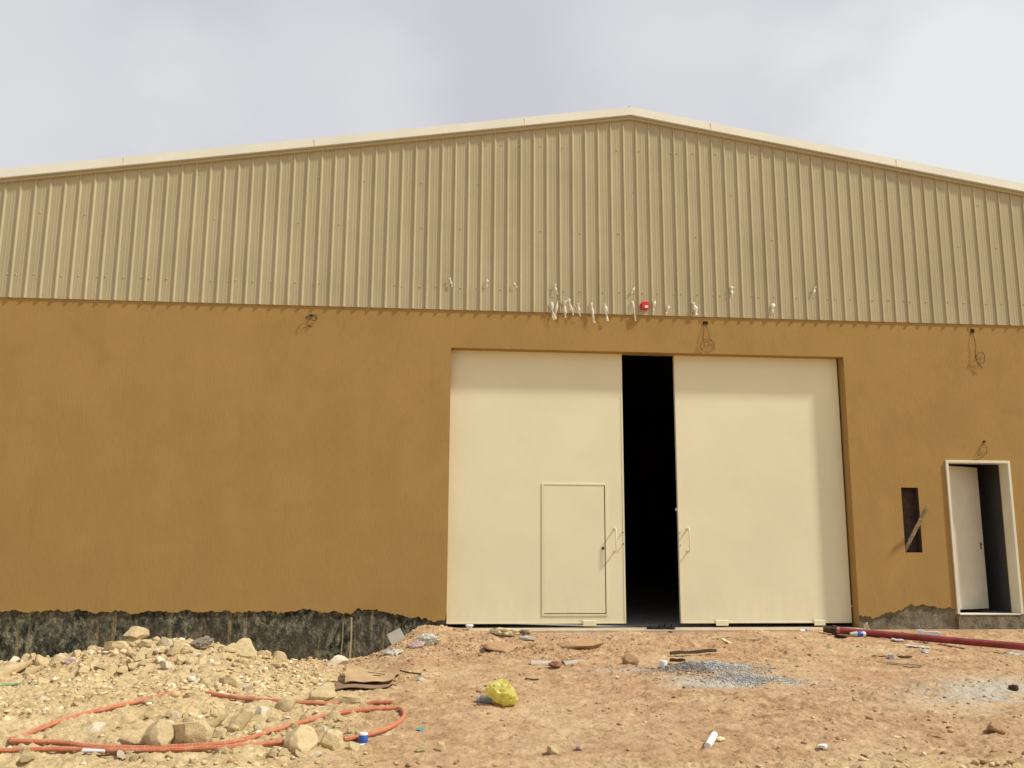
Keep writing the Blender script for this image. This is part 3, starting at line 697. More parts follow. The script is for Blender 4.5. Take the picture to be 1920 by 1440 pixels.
# plank standing in the niche
x0_, z0_ = fac(1703, 1034, -.0); x1_, z1_ = fac(1737, 948, -.16)
A = Vector((x0_-.005, .10, z0_+.004)); B = Vector((x1_, -.20, z1_))
dv = (B-A); ln = dv.length; dv.normalize(); sd = dv.cross(Vector((0, 1, 0))).normalized(); nv = sd.cross(dv)
q = MB(); vs = []
for t in (0, ln*.33, ln*.66, ln-.06, ln):
    for (a_, c_) in ((-.026, -.010), (.026, -.010), (.026, .010), (-.026, .010)):
        k_ = .45 if t == ln and a_ > 0 else 1
        vs.append(A+dv*t+sd*a_*k_+nv*c_)
fs = [(3, 2, 1, 0), (16, 17, 18, 19)]+[(r*4+k, r*4+(k+1) % 4, r*4+4+(k+1) % 4, r*4+4+k) for r in range(4) for k in range(4)]
q.add(vs, fs); tag(q.build('plank', WOOD, None, tuple(A)), 'mortar stained grey plank leaning out of the narrow wall niche', 'plank')

# ------------------------------------------------------------------ rocks
def ico(sub):
    bm = __import__('bmesh').new(); __import__('bmesh').ops.create_icosphere(bm, subdivisions=sub, radius=1.0)
    v = np.array([tuple(x.co) for x in bm.verts]); f = [tuple(a.index for a in p.verts) for p in bm.faces]; bm.free(); return v, f
IV, IF = ico(4); IV1, IF1 = ico(1); IV2, IF2 = ico(2)
def rock_mesh(seed, mat_, ncut=10, rnd=.58):
    r = np.random.RandomState(seed); v = IV.copy()
    for i in range(ncut):
        d = r.normal(size=3); d /= np.linalg.norm(d); off = r.uniform(rnd-.16, rnd+.08); h = v @ d
        v = v-np.outer(np.maximum(h-off, 0), d)*.97
    for i in range(len(v)):
        p = Vector(v[i]); v[i] *= 1+.07*mn.noise(p*1.7+Vector((seed, 0, 0)))+.045*mn.noise(p*5+Vector((0, seed, 0)))+.025*mn.noise(p*12)
    me = bpy.data.meshes.new('rock'); me.from_pydata(v.tolist(), [], IF); me.update(); me.materials.append(mat_)
    me.polygons.foreach_set('use_smooth', [True]*len(me.polygons)); me.set_sharp_from_angle(angle=math.radians(24)); return me
RM = [rock_mesh(s, ROCK) for s in range(7)]; RMW = [rock_mesh(30+s, ROCK2) for s in range(3)]; RMR = [rock_mesh(50+s, ROCK, 8, .76) for s in range(2)]
RMC = [rock_mesh(70+s, CLOD, 7, .80) for s in range(3)]
RG = 'limestone rocks lying on the site'
def rock(px, py, w, h, label, mesh=None, rot=None, tilt=0, lift=0, dep=None, group=RG, pos=None):
    """px,py = middle of the rock's foot in the photo, w,h = its size in photo pixels"""
    p = pos or at(px, py)
    if pos is None and p.y > -1.35 and p.x < 5.2: xx, zz = fac(px, py, -1.5); p = Vector((xx, -1.5, gzl(xx, -1.5)))
    s = mpp(p); w = w*s; h = h*s
    o = bpy.data.objects.new('rock', mesh or rng.choice(RM)); COL.objects.link(o)
    dp_ = dep or w*rng.uniform(.65, .95)
    o.scale = (w*.72, dp_*.72, h*.86)
    o.location = (p.x, p.y, max(gzl(p.x, p.y), -.05)+h*.33+lift*s)
    o.rotation_euler = (tilt, rng.uniform(-.12, .12), rot if rot is not None else rng.choice((0, math.pi))+rng.uniform(-.3, .3))
    tag(o, label, 'rock', group); return o
rock(212, 1222, 38, 21, 'big tan rock left of the two-rock stack on the rubble crest')
b1 = rock(252, 1210, 40, 17, 'lower rock of the two-rock stack on the rubble crest')
o = rock(253, 1210, 36, 16, 'blocky pale rock balanced on top of another on the rubble crest', RM[2], lift=15.5, rot=.15)
rock(275, 1216, 22, 15, 'small rock right of the two-rock stack'); rock(306, 1212, 24, 17, 'pale rock halfway between the rock stack and the crumpled grey bag', RMW[1])
rock(428, 1224, 30, 16, 'flat rock left of the squared block by the dark footing'); rock(461, 1228, 44, 27, 'large squared pale block at the right end of the rubble crest', RM[4], rot=.05)
rock(502, 1234, 13, 15, 'narrow upright stone right of the squared block'); rock(519, 1238, 16, 12, 'small pale lump at the foot of the rubble crest')
rock(632, 1249, 29, 17, 'isolated whitish rock in front of the dark footing', RMW[0])
rock(78, 1246, 27, 17, 'left rock of the pair beside the faded bag at the far left'); rock(105, 1250, 31, 18, 'right rock of the pair beside the faded bag at the far left')
rock(22, 1262, 56, 22, 'long low rock at the far left by the footing'); rock(60, 1262, 26, 16, 'stone right of the long low rock at the far left')
rock(296, 1398, 50, 38, 'smooth rounded boulder left of the biggest rock by the conduit', RMR[0])
rock(349, 1396, 62, 44, 'biggest pitted pale rock beside the orange conduit', RM[5]); rock(384, 1396, 23, 27, 'narrow stone wedged right of the biggest rock')
rock(177, 1374, 34, 18, 'pale rock inside the conduit loop, leftmost of the heap', RMW[2]); rock(252, 1394, 62, 26, 'low flat rock left of the rounded boulder')
rock(238, 1358, 24, 13, 'small dark sided stone behind the boulders'); rock(410, 1388, 28, 22, 'stone right of the narrow wedged stone')
rock(394, 1366, 42, 20, 'wide rock behind the biggest rock'); rock(448, 1366, 40, 34, 'tall earthy lump at the right of the rock heap', RM[1])
rock(425, 1290, 40, 22, 'lone yellowish rock in front of the rubble crest'); rock(602, 1312, 56, 27, 'long block with a shaded face left of the cardboard', RM[3], rot=.1)
rock(536, 1332, 28, 26, 'rounded lump lying over the upper orange conduit', RMR[1])
rock(563, 1408, 56, 38, 'smooth mound-like rock where the lower conduit ends', RMR[0]); rock(622, 1404, 50, 34, 'rough rock left of the blue can', RM[6])
rock(665, 1405, 24, 14, 'small stone just below the blue can'); rock(826, 1410, 22, 18, 'pale pointed rock right of the blue can, on open ground'); rock(794, 1412, 20, 14, 'flat stone left of the pale pointed rock')
rock(1036, 1411, 24, 12, 'flat pale stone near the bottom edge below the yellow bag'); rock(1183, 1244, 22, 15, 'squared brown stone between the split pipe and the grey gravel', RMC[2])
rock(1870, 1373, 26, 17, 'reddish angular stone near the lower right corner', RMC[0]); rock(1556, 1215, 12, 7, 'little brown stone in front of the red pipe end')
rock(1622, 1176, 9, 13, 'whitish upright stone at the foot of the gate jamb beside the red pipe', RMW[0], pos=Vector((fac(1622, 1176)[0], -.06, .385)))
rock(356, 1311, 22, 13, 'stone covering the upper conduit left of the lone yellowish rock'); rock(662, 1322, 34, 18, 'crusty lump burying the upper conduit near its end')
rock(940, 1222, 50, 15, 'brown clod of earth in front of the left gate leaf', RMC[0], group='clods of earth before the left gate leaf'); rock(1085, 1216, 60, 14, 'broad reddish clod in front of the wicket door', RMC[1], group='clods of earth before the left gate leaf')
# medium stones nobody could tell apart, in two belts
def scatter(nm, xr, yr, wr, label, grp, seed):
    r = random.Random(seed); k = 0
    while k < nm:
        px = r.uniform(*xr); py = r.uniform(*yr); p = at(px, py)
        if float(rockzone(np.array([p.x]), np.array([p.y]))[0]) < .35: continue
        w = r.uniform(*wr); rock(px, py, w, w*r.uniform(.45, .7), label, r.choice(RM+RMW[:1]), group=grp, rot=r.uniform(0, 6.2)); k += 1
for (xr_, n_, tx) in (((10, 200), 22, 'left of the rock stack'), ((205, 345), 22, 'below the rock stack'), ((350, 540), 26, 'around the grey bag and squared block')):
    scatter(n_, xr_, (1214, 1262), (9, 25), 'fist sized pale stone in the rubble crest '+tx, 'fist sized stones in the crest '+tx, xr_[0])
for (xr_, yr_, n_, tx) in (((10, 290), (1268, 1380), 18, 'in the left half of the conduit loop or above it'), ((300, 560), (1335, 1392), 26, 'in the rock heap inside the conduit loop'),
                           ((300, 640), (1262, 1300), 14, 'between the crest and the upper conduit'), ((560, 740), (1345, 1380), 16, 'inside the right hand bend of the conduit'), ((10, 760), (1412, 1438), 18, 'in front of the lower conduit at the bottom')):
    scatter(n_, xr_, yr_, (8, 26), 'loose stone '+tx, 'loose stones '+tx, xr_[1]+n_)
# loose stones and clods: thousands, one object
def stones(name, n_, sampler, mat_, tone, r0, r1, flat=.65):
    r = np.random.RandomState(5 if name == 'loose_stones' else 9); P = sampler(n_, r); n_ = len(P)
    sz = r0*(r1/r0)**(r.rand(n_)**2.6)*(.62+.38*rockzone(P[:, 0], P[:, 1]) if name == 'loose_stones' else 1); V = np.zeros((n_, len(IV1), 3)); nI = len(IV1)
    jit = 1+.42*(r.rand(n_, nI, 3)-.5)*2
    V = IV1[None]*jit*np.stack([sz*(.6+.9*r.rand(n_)), sz*(.45+.7*r.rand(n_)), sz*flat*(.4+.8*r.rand(n_))], -1)[:, None]
    a = r.rand(n_)*6.283; ca, sa = np.cos(a)[:, None], np.sin(a)[:, None]
    X = V[..., 0]*ca-V[..., 1]*sa; Y = V[..., 0]*sa+V[..., 1]*ca; V[..., 0], V[..., 1] = X, Y
    V += P[:, None]; V[..., 2] += (sz*flat*.15)[:, None]
    Fi = (np.array(IF1)[None]+(np.arange(n_)*nI)[:, None, None]).reshape(-1, 3)
    me = fast_mesh(name, V.reshape(-1, 3), Fi, 3); attr(me, 'tone', np.repeat(np.clip(tone(P, r), 0, 1), nI)); me.materials.append(mat_)
    o = bpy.data.objects.new(name, me); COL.objects.link(o); return o
def samp_ground(n_, r):
    X = r.uniform(-1.8, 14.6, n_*6); Y = -7.0+r.rand(n_*6)**.9*6.9
    rz = rockzone(X, Y); cl_ = np.clip(fbm(X*1.3+4, Y*1.3, 3)*2.2+.5, 0, 1)**1.6
    berm = gau(X, Y, 1.9, -1.7, 2.2, .5)+.8*gau(X, Y, 4.6, -1.6, 1.6, .5)+1.0*gau(X, Y, 6.8, -1.4, 1.2, .8)
    keep = r.rand(len(X)) < np.clip((.08+.50*rz)*cl_+.05+.6*berm, 0, 1)
    X, Y = X[keep][:n_], Y[keep][:n_]; return np.stack([X, Y, G(X, Y)], -1)
o = stones('loose_stones', 30000, samp_ground, STONES, lambda P, r: .25+.38*rockzone(P[:, 0], P[:, 1])+.22*r.randn(len(P)), .0045, .042)
tag(o, 'loose stones and clods strewn over the earth', 'stones', kind='stuff')
gp1 = Vector((g1_.x, g1_.y+.10, 0)); gp2 = Vector((g2_.x, g2_.y+.06, 0))
def samp_gravel(n_, r):
    k = n_*3//4; X = np.r_[gp1.x+.27*r.randn(k), gp2.x+.22*r.randn(n_-k)]; Y = np.r_[gp1.y+.15*r.randn(k), gp2.y+.10*r.randn(n_-k)]
    return np.stack([X, Y, G(X, Y)+.004], -1)
o = stones('gravel', 14000, samp_gravel, GRAVEL, lambda P, r: .45+.25*(P[:, 0] > gp2.x-.35)+.25*r.randn(len(P)), .0035, .0105)
tag(o, 'spilled heap of grey crushed gravel in front of the right gate leaf', 'gravel', kind='stuff')

# ------------------------------------------------------------------ conduits
def smooth_path(P, step=.02):
    out = []; n_ = len(P)
    for i in range(n_-1):
        p0, p1, p2, p3 = P[max(i-1, 0)], P[i], P[i+1], P[min(i+2, n_-1)]
        k = max(2, int((p2-p1).length/step))
        for j in range(k):
            t = j/k; out.append(.5*((2*p1)+(p2-p0)*t+(2*p0-5*p1+4*p2-p3)*t*t+(3*p1-p0-3*p2+p3)*t**3))
    out.append(P[-1]); return out
def lay(px_pts, r, mat_, name, label, cat, corr=0.0, group=None, nseg=8, step=.012, off=0):
    P = []
    for q_ in px_pts:
        p = at(q_[0], q_[1]+2); dz = q_[2] if len(q_) > 2 else 0; P.append(Vector((p.x, p.y, dz)))
    C_ = smooth_path(P, step); out = []
    zg = G(np.array([c.x for c in C_]), np.array([c.y for c in C_]))
    kz = max(3, int(.34/step)); zsm = np.convolve(np.pad(zg, kz, mode='edge'), np.ones(2*kz+1)/(2*kz+1), 'valid')
    for i, c in enumerate(C_): out.append(Vector((c.x, c.y, zsm[i]+c.z+r*1.05+off)))
    rad = [r*(1+corr*(1 if i % 2 else -1)) for i in range(len(out))]
    q = MB(); q.tube(out, rad, nseg); o = q.build(name, mat_, None, tuple(out[0]), smooth=(corr == 0)); return tag(o, label, cat, group)
CR = .0185
lay([(-25, 1412), (30, 1411), (90, 1409), (140, 1407), (210, 1408), (300, 1410), (360, 1409), (415, 1406), (470, 1401), (535, 1397), (560, 1396, -.05)], CR, CONDUIT, 'conduit',
    'lower orange corrugated conduit running from the left edge to the mound-like rock', 'conduit', .035, 'orange corrugated conduits')
lay([(737, 1318), (700, 1318, .0), (672, 1318, -.05), (645, 1319, -.02), (610, 1321), (560, 1320), (520, 1318), (470, 1313), (430, 1309), (388, 1304), (372, 1303, -.04), (352, 1303, -.04), (336, 1304, 0), (300, 1309), (250, 1319), (190, 1334),
     (130, 1352), (75, 1371), (40, 1387), (20, 1394.5), (24, 1399), (60, 1399), (110, 1400), (160, 1402), (230, 1403), (320, 1403), (400, 1402), (450, 1395), (490, 1384), (530, 1368), (570, 1355), (620, 1344), (680, 1337), (730, 1332),
     (748, 1333), (757, 1341), (755, 1352), (735, 1366), (705, 1377), (670, 1385), (645, 1388)], CR, CONDUIT, 'conduit',
    'long orange corrugated conduit folded into two loops around the rocks', 'conduit', .035, 'orange corrugated conduits')
lay([(150, 1414), (190, 1417), (240, 1413), (300, 1411)], .007, WOODD, 'wire', 'thin dark wire under the lower conduit', 'wire')
lay([(400, 1398), (440, 1390), (480, 1383), (520, 1377)], .007, WOODD, 'wire', 'thin dark cable curving away from the lower conduit', 'wire')
p = at(170, 1413); q = MB(); q.tube([p+Vector((-.055, 0, .02)), p+Vector((.10, -.02, .02))], [.016, .010], 10); tag(q.build('tape', TINW, None, tuple(p), smooth=True, angle=50), 'white tape sleeve beside the lower conduit at left', 'tape')

# ------------------------------------------------------------------ litter
def bag(px, py, w, h, mat_, label, seed, name='plastic_bag', dep=.8, spike=.5, group=None):
    p = at(px, py); s = mpp(p); v = IV.copy(); r = np.random.RandomState(seed)
    off = Vector(r.uniform(-9, 9, 3)); V = []
    for c in v:
        c = Vector(c); V.append(c*(1+.22*mn.noise(c*1.4+off)+(spike*.8*max(0, mn.noise(c*1.6-off)) if c.z > 0 else 0)))
    V = np.array([tuple(x) for x in V])
    for i in range(16):
        d = r.normal(size=3); d /= np.linalg.norm(d); hh = V @ d; lim = r.uniform(.55, .92)*hh.max(); V = V-np.outer(np.maximum(hh-lim, 0), d)*r.uniform(.6, 1.2)
    out = []
    for x in V:                                          # crumpling: sharp creases at three sizes
        x = Vector(x); w_ = x+Vector((mn.noise(x*2+off), mn.noise(x*2-off), mn.noise(x*2.3+off)))*.5
        out.append(x*(1+.36*(.22-abs(mn.noise(w_*2.6+off)))+.34*(.2-abs(mn.noise(w_*5.5-off)))+.22*(.2-abs(mn.noise(w_*12+off)))))
    V = out
    V = np.array([tuple(x) for x in V]); ext = V.max(0)-V.min(0); V = (V-(V.max(0)+V.min(0))/2)/ext
    V = V*np.array([w*s, w*s*dep, h*s]); V[:, 2] += h*s*.42
    q = MB(); q.add((V+np.array(p)[None]).tolist(), IF); o = q.build(name, mat_, None, tuple(p), smooth=True, angle=38); return tag(o, label, 'plastic bag', group)
bag(941, 1324, 64, 54, YBAG, 'crumpled bright yellow plastic bag lying on the reddish earth', 4, spike=.8)
p0 = at(903, 1318)
def can(px, py, rad, ln, az, lean, parts, label, cat, name):
    """cylinder-like litter; parts = list of (name, material, t0, t1, radius factor0, factor1)"""
    p = at(px, py); p.z = gz(p.x, p.y)+(rad*.9 if abs(lean) < .8 else 0); root = empty(name, p, label, cat)
    d = Vector((math.cos(az)*math.cos(lean), math.sin(az)*math.cos(lean), math.sin(lean)))
    for (nm, mt, t0, t1, f0, f1) in parts:
        q = MB(); e = .12*rad
        q.tube([p+d*(ln*t0), p+d*(ln*t0+min(e, ln*(t1-t0)*.2)), p+d*(ln*t1-min(e, ln*(t1-t0)*.2)), p+d*ln*t1], [rad*f0*.93, rad*f0, rad*f1, rad*f1*.93], 18)
        q.build(nm, mt, root, smooth=True, angle=40)
    return root
can(926, 1320, .038, .16, math.radians(150), 0, [('rim', TINW, 0, .04, .7, .75), ('body', GREYP, .0401, .80, 1, 1), ('cap', LILAC, .801, 1, .92, .85)], 'grey canister with a lilac end lying against the yellow bag', 'canister', 'canister')
can(681, 1391, .036, .085, 0, math.pi/2, [('base', TINW, 0, .16, 1.25, 1.1), ('body', BLUE, .161, .82, 1, 1), ('lid', TINW, .821, 1, 1, .95)], 'small blue and white can standing by the lower conduit', 'can', 'can')
can(1594, 1194, .036, .20, math.radians(-8), 0, [('bottle', WBAG, 0, .45, .55, 1), ('label_band', BLUE, .4505, .8, 1, 1), ('end', TINW, .8005, 1, 1, .85)], 'plastic bottle with a blue band lying against the red pipe', 'bottle', 'bottle')
can(1500, 1184, .022, .13, 0, 0, [('bottle', TINW, 0, .5, .8, 1), ('label_band', BLUE, .5005, 1, 1, .9)], 'small blue and white bottle at the foot of the right gate leaf', 'bottle', 'bottle')
can(1672, 1236, .030, .075, math.radians(80), 0, [('jar', LILAC, 0, .75, 1, 1), ('rim', TINW, .7505, 1, 1.1, 1)], 'small clear jar lying on bare earth below the red pipe', 'jar', 'jar')
can(880, 1184, .045, .085, 0, math.pi/2, [('cup', TINW, 0, .75, .55, .95), ('rim', TINW, .7505, 1, 1.25, 1.15)], 'white plastic cup upright at the bottom left corner of the gate', 'cup', 'cup')
can(1244, 1252, .045, .075, 0, math.pi/2, [('cup', TINW, 0, 1, .8, 1)], 'white cup at the left end of the grey gravel', 'cup', 'cup')
can(359, 1278, .038, .04, 0, math.pi/2, [('cap', TINW, 0, 1, 1, 1)], 'lone white cap on the yellow earth in front of the rubble crest', 'bottle top', 'discarded_top')
bag(802, 1208, 46, 22, WBAG, 'whitish green plastic bag on the slope left of the gate', 12, dep=.6); bag(780, 1214, 36, 14, PBAG, 'pinkish crumpled bag just below the whitish green bag', 13, dep=.6)
bag(735, 1228, 44, 13, WBAG, 'flattened clear plastic at the foot of the dark footing under the leaning tile', 14, dep=.5, spike=.1)
bag(378, 1215, 46, 24, GBAG, 'crumpled grey and brown bag on the rubble crest', 15, dep=.7); bag(126, 1249, 26, 18, PBAG, 'faded pink bag at the far left beside a pair of rocks', 16)
bag(945, 1191, 58, 15, CBAG, 'torn cream plastic sheeting before the left gate leaf', 17, dep=.7); bag(985, 1191, 26, 12, GBAG, 'grey rag at the right end of the cream sheeting', 18)
bag(988, 1200, 34, 8, WBAG, 'flat white torn scrap just below the cream sheeting', 19, spike=.2); bag(1352, 1392, 18, 12, WOODL, 'pale tan lump beside the white tube near the bottom edge', 41, spike=.5, name='clod')['category'] = 'clod'
bag(790, 1277, 17, 8, WBAG, 'tiny silvery scrap right of the cardboard', 22, spike=.1); bag(1541, 1403, 20, 9, TINW, 'small white scrap near the bottom, in front of the red pipe', 23, spike=.1)
bag(789, 1371, 18, 8, TEAL, 'small teal wrapper right of the conduit loop', 24, spike=.1); bag(1086, 1405, 14, 9, PBAG, 'tiny pink wrapper near the bottom edge', 25, spike=.1)
bag(1733, 1225, 18, 9, WBAG, 'pale green white lump beside the long white plate', 26, spike=.1); bag(1900, 1294, 20, 12, RUST, 'dark twisted scrap on the grey dusted earth at the right edge', 27, spike=.6, name='scrap')
bag(1777, 1207, 26, 9, WOODD, 'brown clump against the front of the red pipe', 28, spike=.3, name='scrap'); bag(1815, 1205, 14, 9, TINW, 'pinkish white chip resting against the red pipe', 29, spike=.8, name='scrap')
bag(460, 1292, 16, 9, WBAG, 'tiny pale scrap left of the long shaded block', 31, spike=.2)
a_ = at(1327, 1410); b_ = at(1340, 1387); q = MB(); a_.z = gz(a_.x, a_.y)+.02; b_.z = gz(b_.x, b_.y)+.03
q.tube([a_, a_.lerp(b_, .5), b_], [.026, .029, .026], 14); tag(q.build('paper_tube', TINW, None, tuple(a_), smooth=True, angle=40), 'short white tube lying near the bottom edge below the grey gravel', 'tube')
# leaning tile
p = at(742, 1214); q = MB(); s = mpp(p); cz_ = Vector((p.x, p.y, p.z+.13))
u_ = Vector((.80, -.10, .42)).normalized(); v_ = Vector((-.45, .35, .75)).normalized()
q.sheet([cz_-u_*.09-v_*.075, cz_+u_*.09-v_*.075, cz_+u_*.09+v_*.075, cz_-u_*.09+v_*.075], .010)
tag(q.build('tile', TILE, None, tuple(p)), 'pale square tile leaning on its corner against the dark footing', 'tile')
# cardboard: creased upper sheet over a lower one
def flat_sheet(pts, th, mat_, name, loc, label, cat, holes=(), parent=None):
    P = []
    for (px, py, lift) in pts: a_ = at(px, py); P.append(Vector((a_.x, a_.y, gzl(a_.x, a_.y)+lift)))
    q = MB(); q.sheet(P, th); return q, P
def hull_grid(c4, nu, nv, zf, th):
    """curved quad sheet; c4 = 4 ground corners (Vector), zf(u,v) = height above the straight sheet"""
    top = []; 
    for j in range(nv+1):
        for i in range(nu+1):
            u, v = i/nu, j/nv; p = (c4[0]*(1-u)+c4[1]*u)*(1-v)+(c4[3]*(1-u)+c4[2]*u)*v; top.append(p+Vector((0, 0, zf(u, v))))
    b = len(top); vs = top+[p-Vector((0, 0, th)) for p in top]; fs = []; w_ = nu+1
    for j in range(nv):
        for i in range(nu):
            a_ = j*w_+i; fs.append((a_, a_+1, a_+1+w_, a_+w_)); fs.append((b+a_+w_, b+a_+1+w_, b+a_+1, b+a_))
    for i in range(nu): fs.append((i, b+i, b+i+1, i+1)); a_ = nv*w_+i; fs.append((a_+1, b+a_+1, b+a_, a_))
    for j in range(nv): a_ = j*w_; fs.append((a_+w_, b+a_+w_, b+a_, a_)); a_ += nu; fs.append((a_, b+a_, b+a_+w_, a_+w_))
    return vs, fs
pc_ = at(690, 1288)
def cor(px, py, lift): a_ = at(px, py); return Vector((a_.x, a_.y, gzl(a_.x, a_.y)+lift))
cb = empty('cardboard_sheet', pc_, 'torn slotted brown cardboard sheets lying flat by the orange conduit', 'cardboard')
c4 = [cor(646, 1294, .06), cor(738, 1290, .09), cor(750, 1270, .06), cor(650, 1268, .13)]
vs, fs = hull_grid(c4, 16, 10, lambda u, v: .014*math.sin(u*5+1)+.012*math.sin(v*4)+.006*math.sin(u*13+v*5)-.05*u*(1-u)*v*2, .006)
q = MB(); q.add(vs, fs); q.build('upper_sheet', CARD, cb, smooth=True, angle=40)
c4b = [cor(628, 1300, .035), cor(728, 1296, .045), cor(744, 1285, .03), cor(630, 1280, .03)]
vs, fs = hull_grid(c4b, 12, 8, lambda u, v: .012*math.sin(u*6)+.01*math.sin(v*5), .006)
q = MB(); q.add(vs, fs); q.build('lower_sheet', CARD2, cb, smooth=True, angle=40)
q = MB()
def onsheet(u, v): p_ = (c4[0]*(1-u)+c4[1]*u)*(1-v)+(c4[3]*(1-u)+c4[2]*u)*v; return p_+Vector((0, 0, .014*math.sin(u*5+1)+.012*math.sin(v*4)+.006*math.sin(u*13+v*5)-.05*u*(1-u)*v*2+.002))
for (u0, v0, u1, v1, w2) in ((.42, .62, .76, .60, .020), (.54, .40, .70, .46, .016)):
    a_, b_ = onsheet(u0, v0), onsheet(u1, v1); q.add([a_-Vector((0, w2, 0)), b_-Vector((0, w2, 0)), b_+Vector((0, w2, 0)), a_+Vector((0, w2, 0))], [(0, 1, 2, 3)])
q.build('slot', HOLE, cb)
lay([(750, 1265, .03), (768, 1267, .02), (790, 1267, .01)], .008, WOODD, 'stick', 'thin dark stick poking right from the cardboard', 'stick')
# split pipe, sticks, battens
def halfpipe(px0, py0, px1, py1, r, mat_, name, label, cat):
    a_ = at(px0, py0); b_ = at(px1, py1); d = (b_-a_).normalized(); s = d.cross(Vector((0, 0, 1))).normalized(); q = MB(); vs = []; n_ = 9
    for e in (a_, b_):
        for rr in (r, r-.006):
            for i in range(n_):
                t = math.pi*i/(n_-1); vs.append(e+s*math.cos(t)*rr+Vector((0, 0, math.sin(t)*rr*.75+.005)))
    fs = []
    for i in range(n_-1): fs += [(i, i+1, 2*n_+i+1, 2*n_+i), (n_+i+1, n_+i, 3*n_+i, 3*n_+i+1), (i+1, i, n_+i, n_+i+1), (2*n_+i, 2*n_+i+1, 3*n_+i+1, 3*n_+i)]
    fs += [(0, n_, 3*n_, 2*n_), (n_-1, 3*n_-1, 4*n_-1, 2*n_-1)]
    q.add(vs, fs); return tag(q.build(name, mat_, None, tuple(a_), smooth=True, angle=40), label, cat)
halfpipe(995, 1246, 1038, 1247, .052, simple('ash_pipe', (.46, .38, .29), .7, .2, .15, 9), 'pipe_piece', 'left piece of the split grey pipe on the earth before the wicket', 'pipe')
halfpipe(1055, 1247, 1092, 1243, .050, simple('ash_pipe2', (.40, .33, .25), .7, .2, .15, 9), 'pipe_piece', 'right piece of the split grey pipe on the earth before the wicket', 'pipe')
bag(1042, 1251, 30, 13, simple('brick_chip', (.30, .15, .10), .9, .1, .3, 9), 'reddish broken chunk between the two pieces of split pipe', 33, name='brick_chunk', spike=.6)['category'] = 'brick'
def bar(px0, py0, px1, py1, w, h, mat_, name, label, cat, lift=0.01, bend=0.0):
    a_ = at(px0, py0); b_ = at(px1, py1); a_.z = gz(a_.x, a_.y)+lift; b_.z = gz(b_.x, b_.y)+lift
    P = [a_.lerp(b_, t)+Vector((0, bend*math.sin(t*math.pi), .004*math.sin(t*9))) for t in (0, .2, .4, .6, .8, 1)]
    q = MB(); d = (b_-a_).normalized(); s = d.cross(Vector((0, 0, 1))).normalized(); vs = []
    for i, p_ in enumerate(P):
        f = 1+.15*math.sin(i*2.3)
        for (x_, z_) in ((-1, 0), (1, 0), (1, 1), (-1, 1)): vs.append(p_+s*x_*w/2*f+Vector((0, 0, z_*h*f)))
    fs = [(3, 2, 1, 0), (20, 21, 22, 23)]+[(r*4+k, r*4+(k+1) % 4, r*4+4+(k+1) % 4, r*4+4+k) for r in range(5) for k in range(4)]
    q.add(vs, fs); return tag(q.build(name, mat_, None, tuple(a_)), label, cat)
bar(1257, 1232, 1343, 1227, .03, .035, WOODD, 'stick', 'long dark stick lying above the grey gravel', 'stick', .02)
bar(1258, 1245, 1283, 1246, .03, .03, WOODD, 'stick', 'short dark stick at the left end of the gravel', 'stick', .02)
bar(1288, 1197, 1371, 1197, .03, .012, WOODL, 'batten', 'thin pale batten lying before the right gate leaf', 'batten')
bar(1391, 1203, 1428, 1203, .03, .012, WOOD, 'batten', 'short brown lath right of the pale batten', 'batten')
bar(1354, 1200, 1369, 1208, .04, .014, WOODL, 'wood_chip', 'pale wood chip below the end of the pale batten', 'wood chip')
bar(1719, 1187, 1764, 1189, .07, .05, TINW, 'board', 'white board lying behind the red pipe', 'board', .06)
bar(1697, 1215, 1744, 1218, .10, .012, TINW, 'plate', 'long white plate lying on the earth below the red pipe', 'plate')
bar(1672, 1202, 1695, 1204, .08, .015, TINW, 'plate', 'short white plate close to the front of the red pipe', 'plate')
bar(1888, 1226, 1935, 1227, .16, .02, TINW, 'plate', 'white plate at the right edge of the photo', 'plate')
bar(1634, 1229, 1662, 1232, .012, .012, WOODD, 'stick', 'thin dark twig pointing at the clear jar', 'stick')
bar(1688, 1235, 1708, 1234, .05, .02, WOODD, 'stick', 'flat brown stick right of the clear jar', 'stick')
bar(1662, 1246, 1730, 1254, .02, .012, simple('grey_rod', (.33, .32, .28), .5), 'rod', 'thin grey metal rod below the clear jar', 'rod')
bar(1240, 1184, 1262, 1187, .05, .012, GREYP, 'offcut', 'dark flat offcut below the pair of black sandals', 'offcut')
bar(655, 1226, 660, 1240, .03, .02, WOOD, 'lath', 'narrow lath lying at the foot of the dark footing', 'lath') if False else None
lay([(-10, 1289), (20, 1288), (50, 1287), (70, 1289)], .010, GREENS, 'strap', 'faded green strap at the left edge above the conduit', 'strap', off=.004)
lay([(64, 1300), (85, 1302), (110, 1297), (142, 1282)], .005, WOODD, 'twig', 'curved thin twig right of the green strap', 'twig')
lay([(600, 1300, .0), (612, 1297, .0)], .005, WOODD, 'twig', 'short dark twig left of the cardboard', 'twig')
lay([(1010, 1274), (1000, 1275), (985, 1273)], .007, WOODD, 'twig', 'small dark twig right of the yellow bag', 'twig')
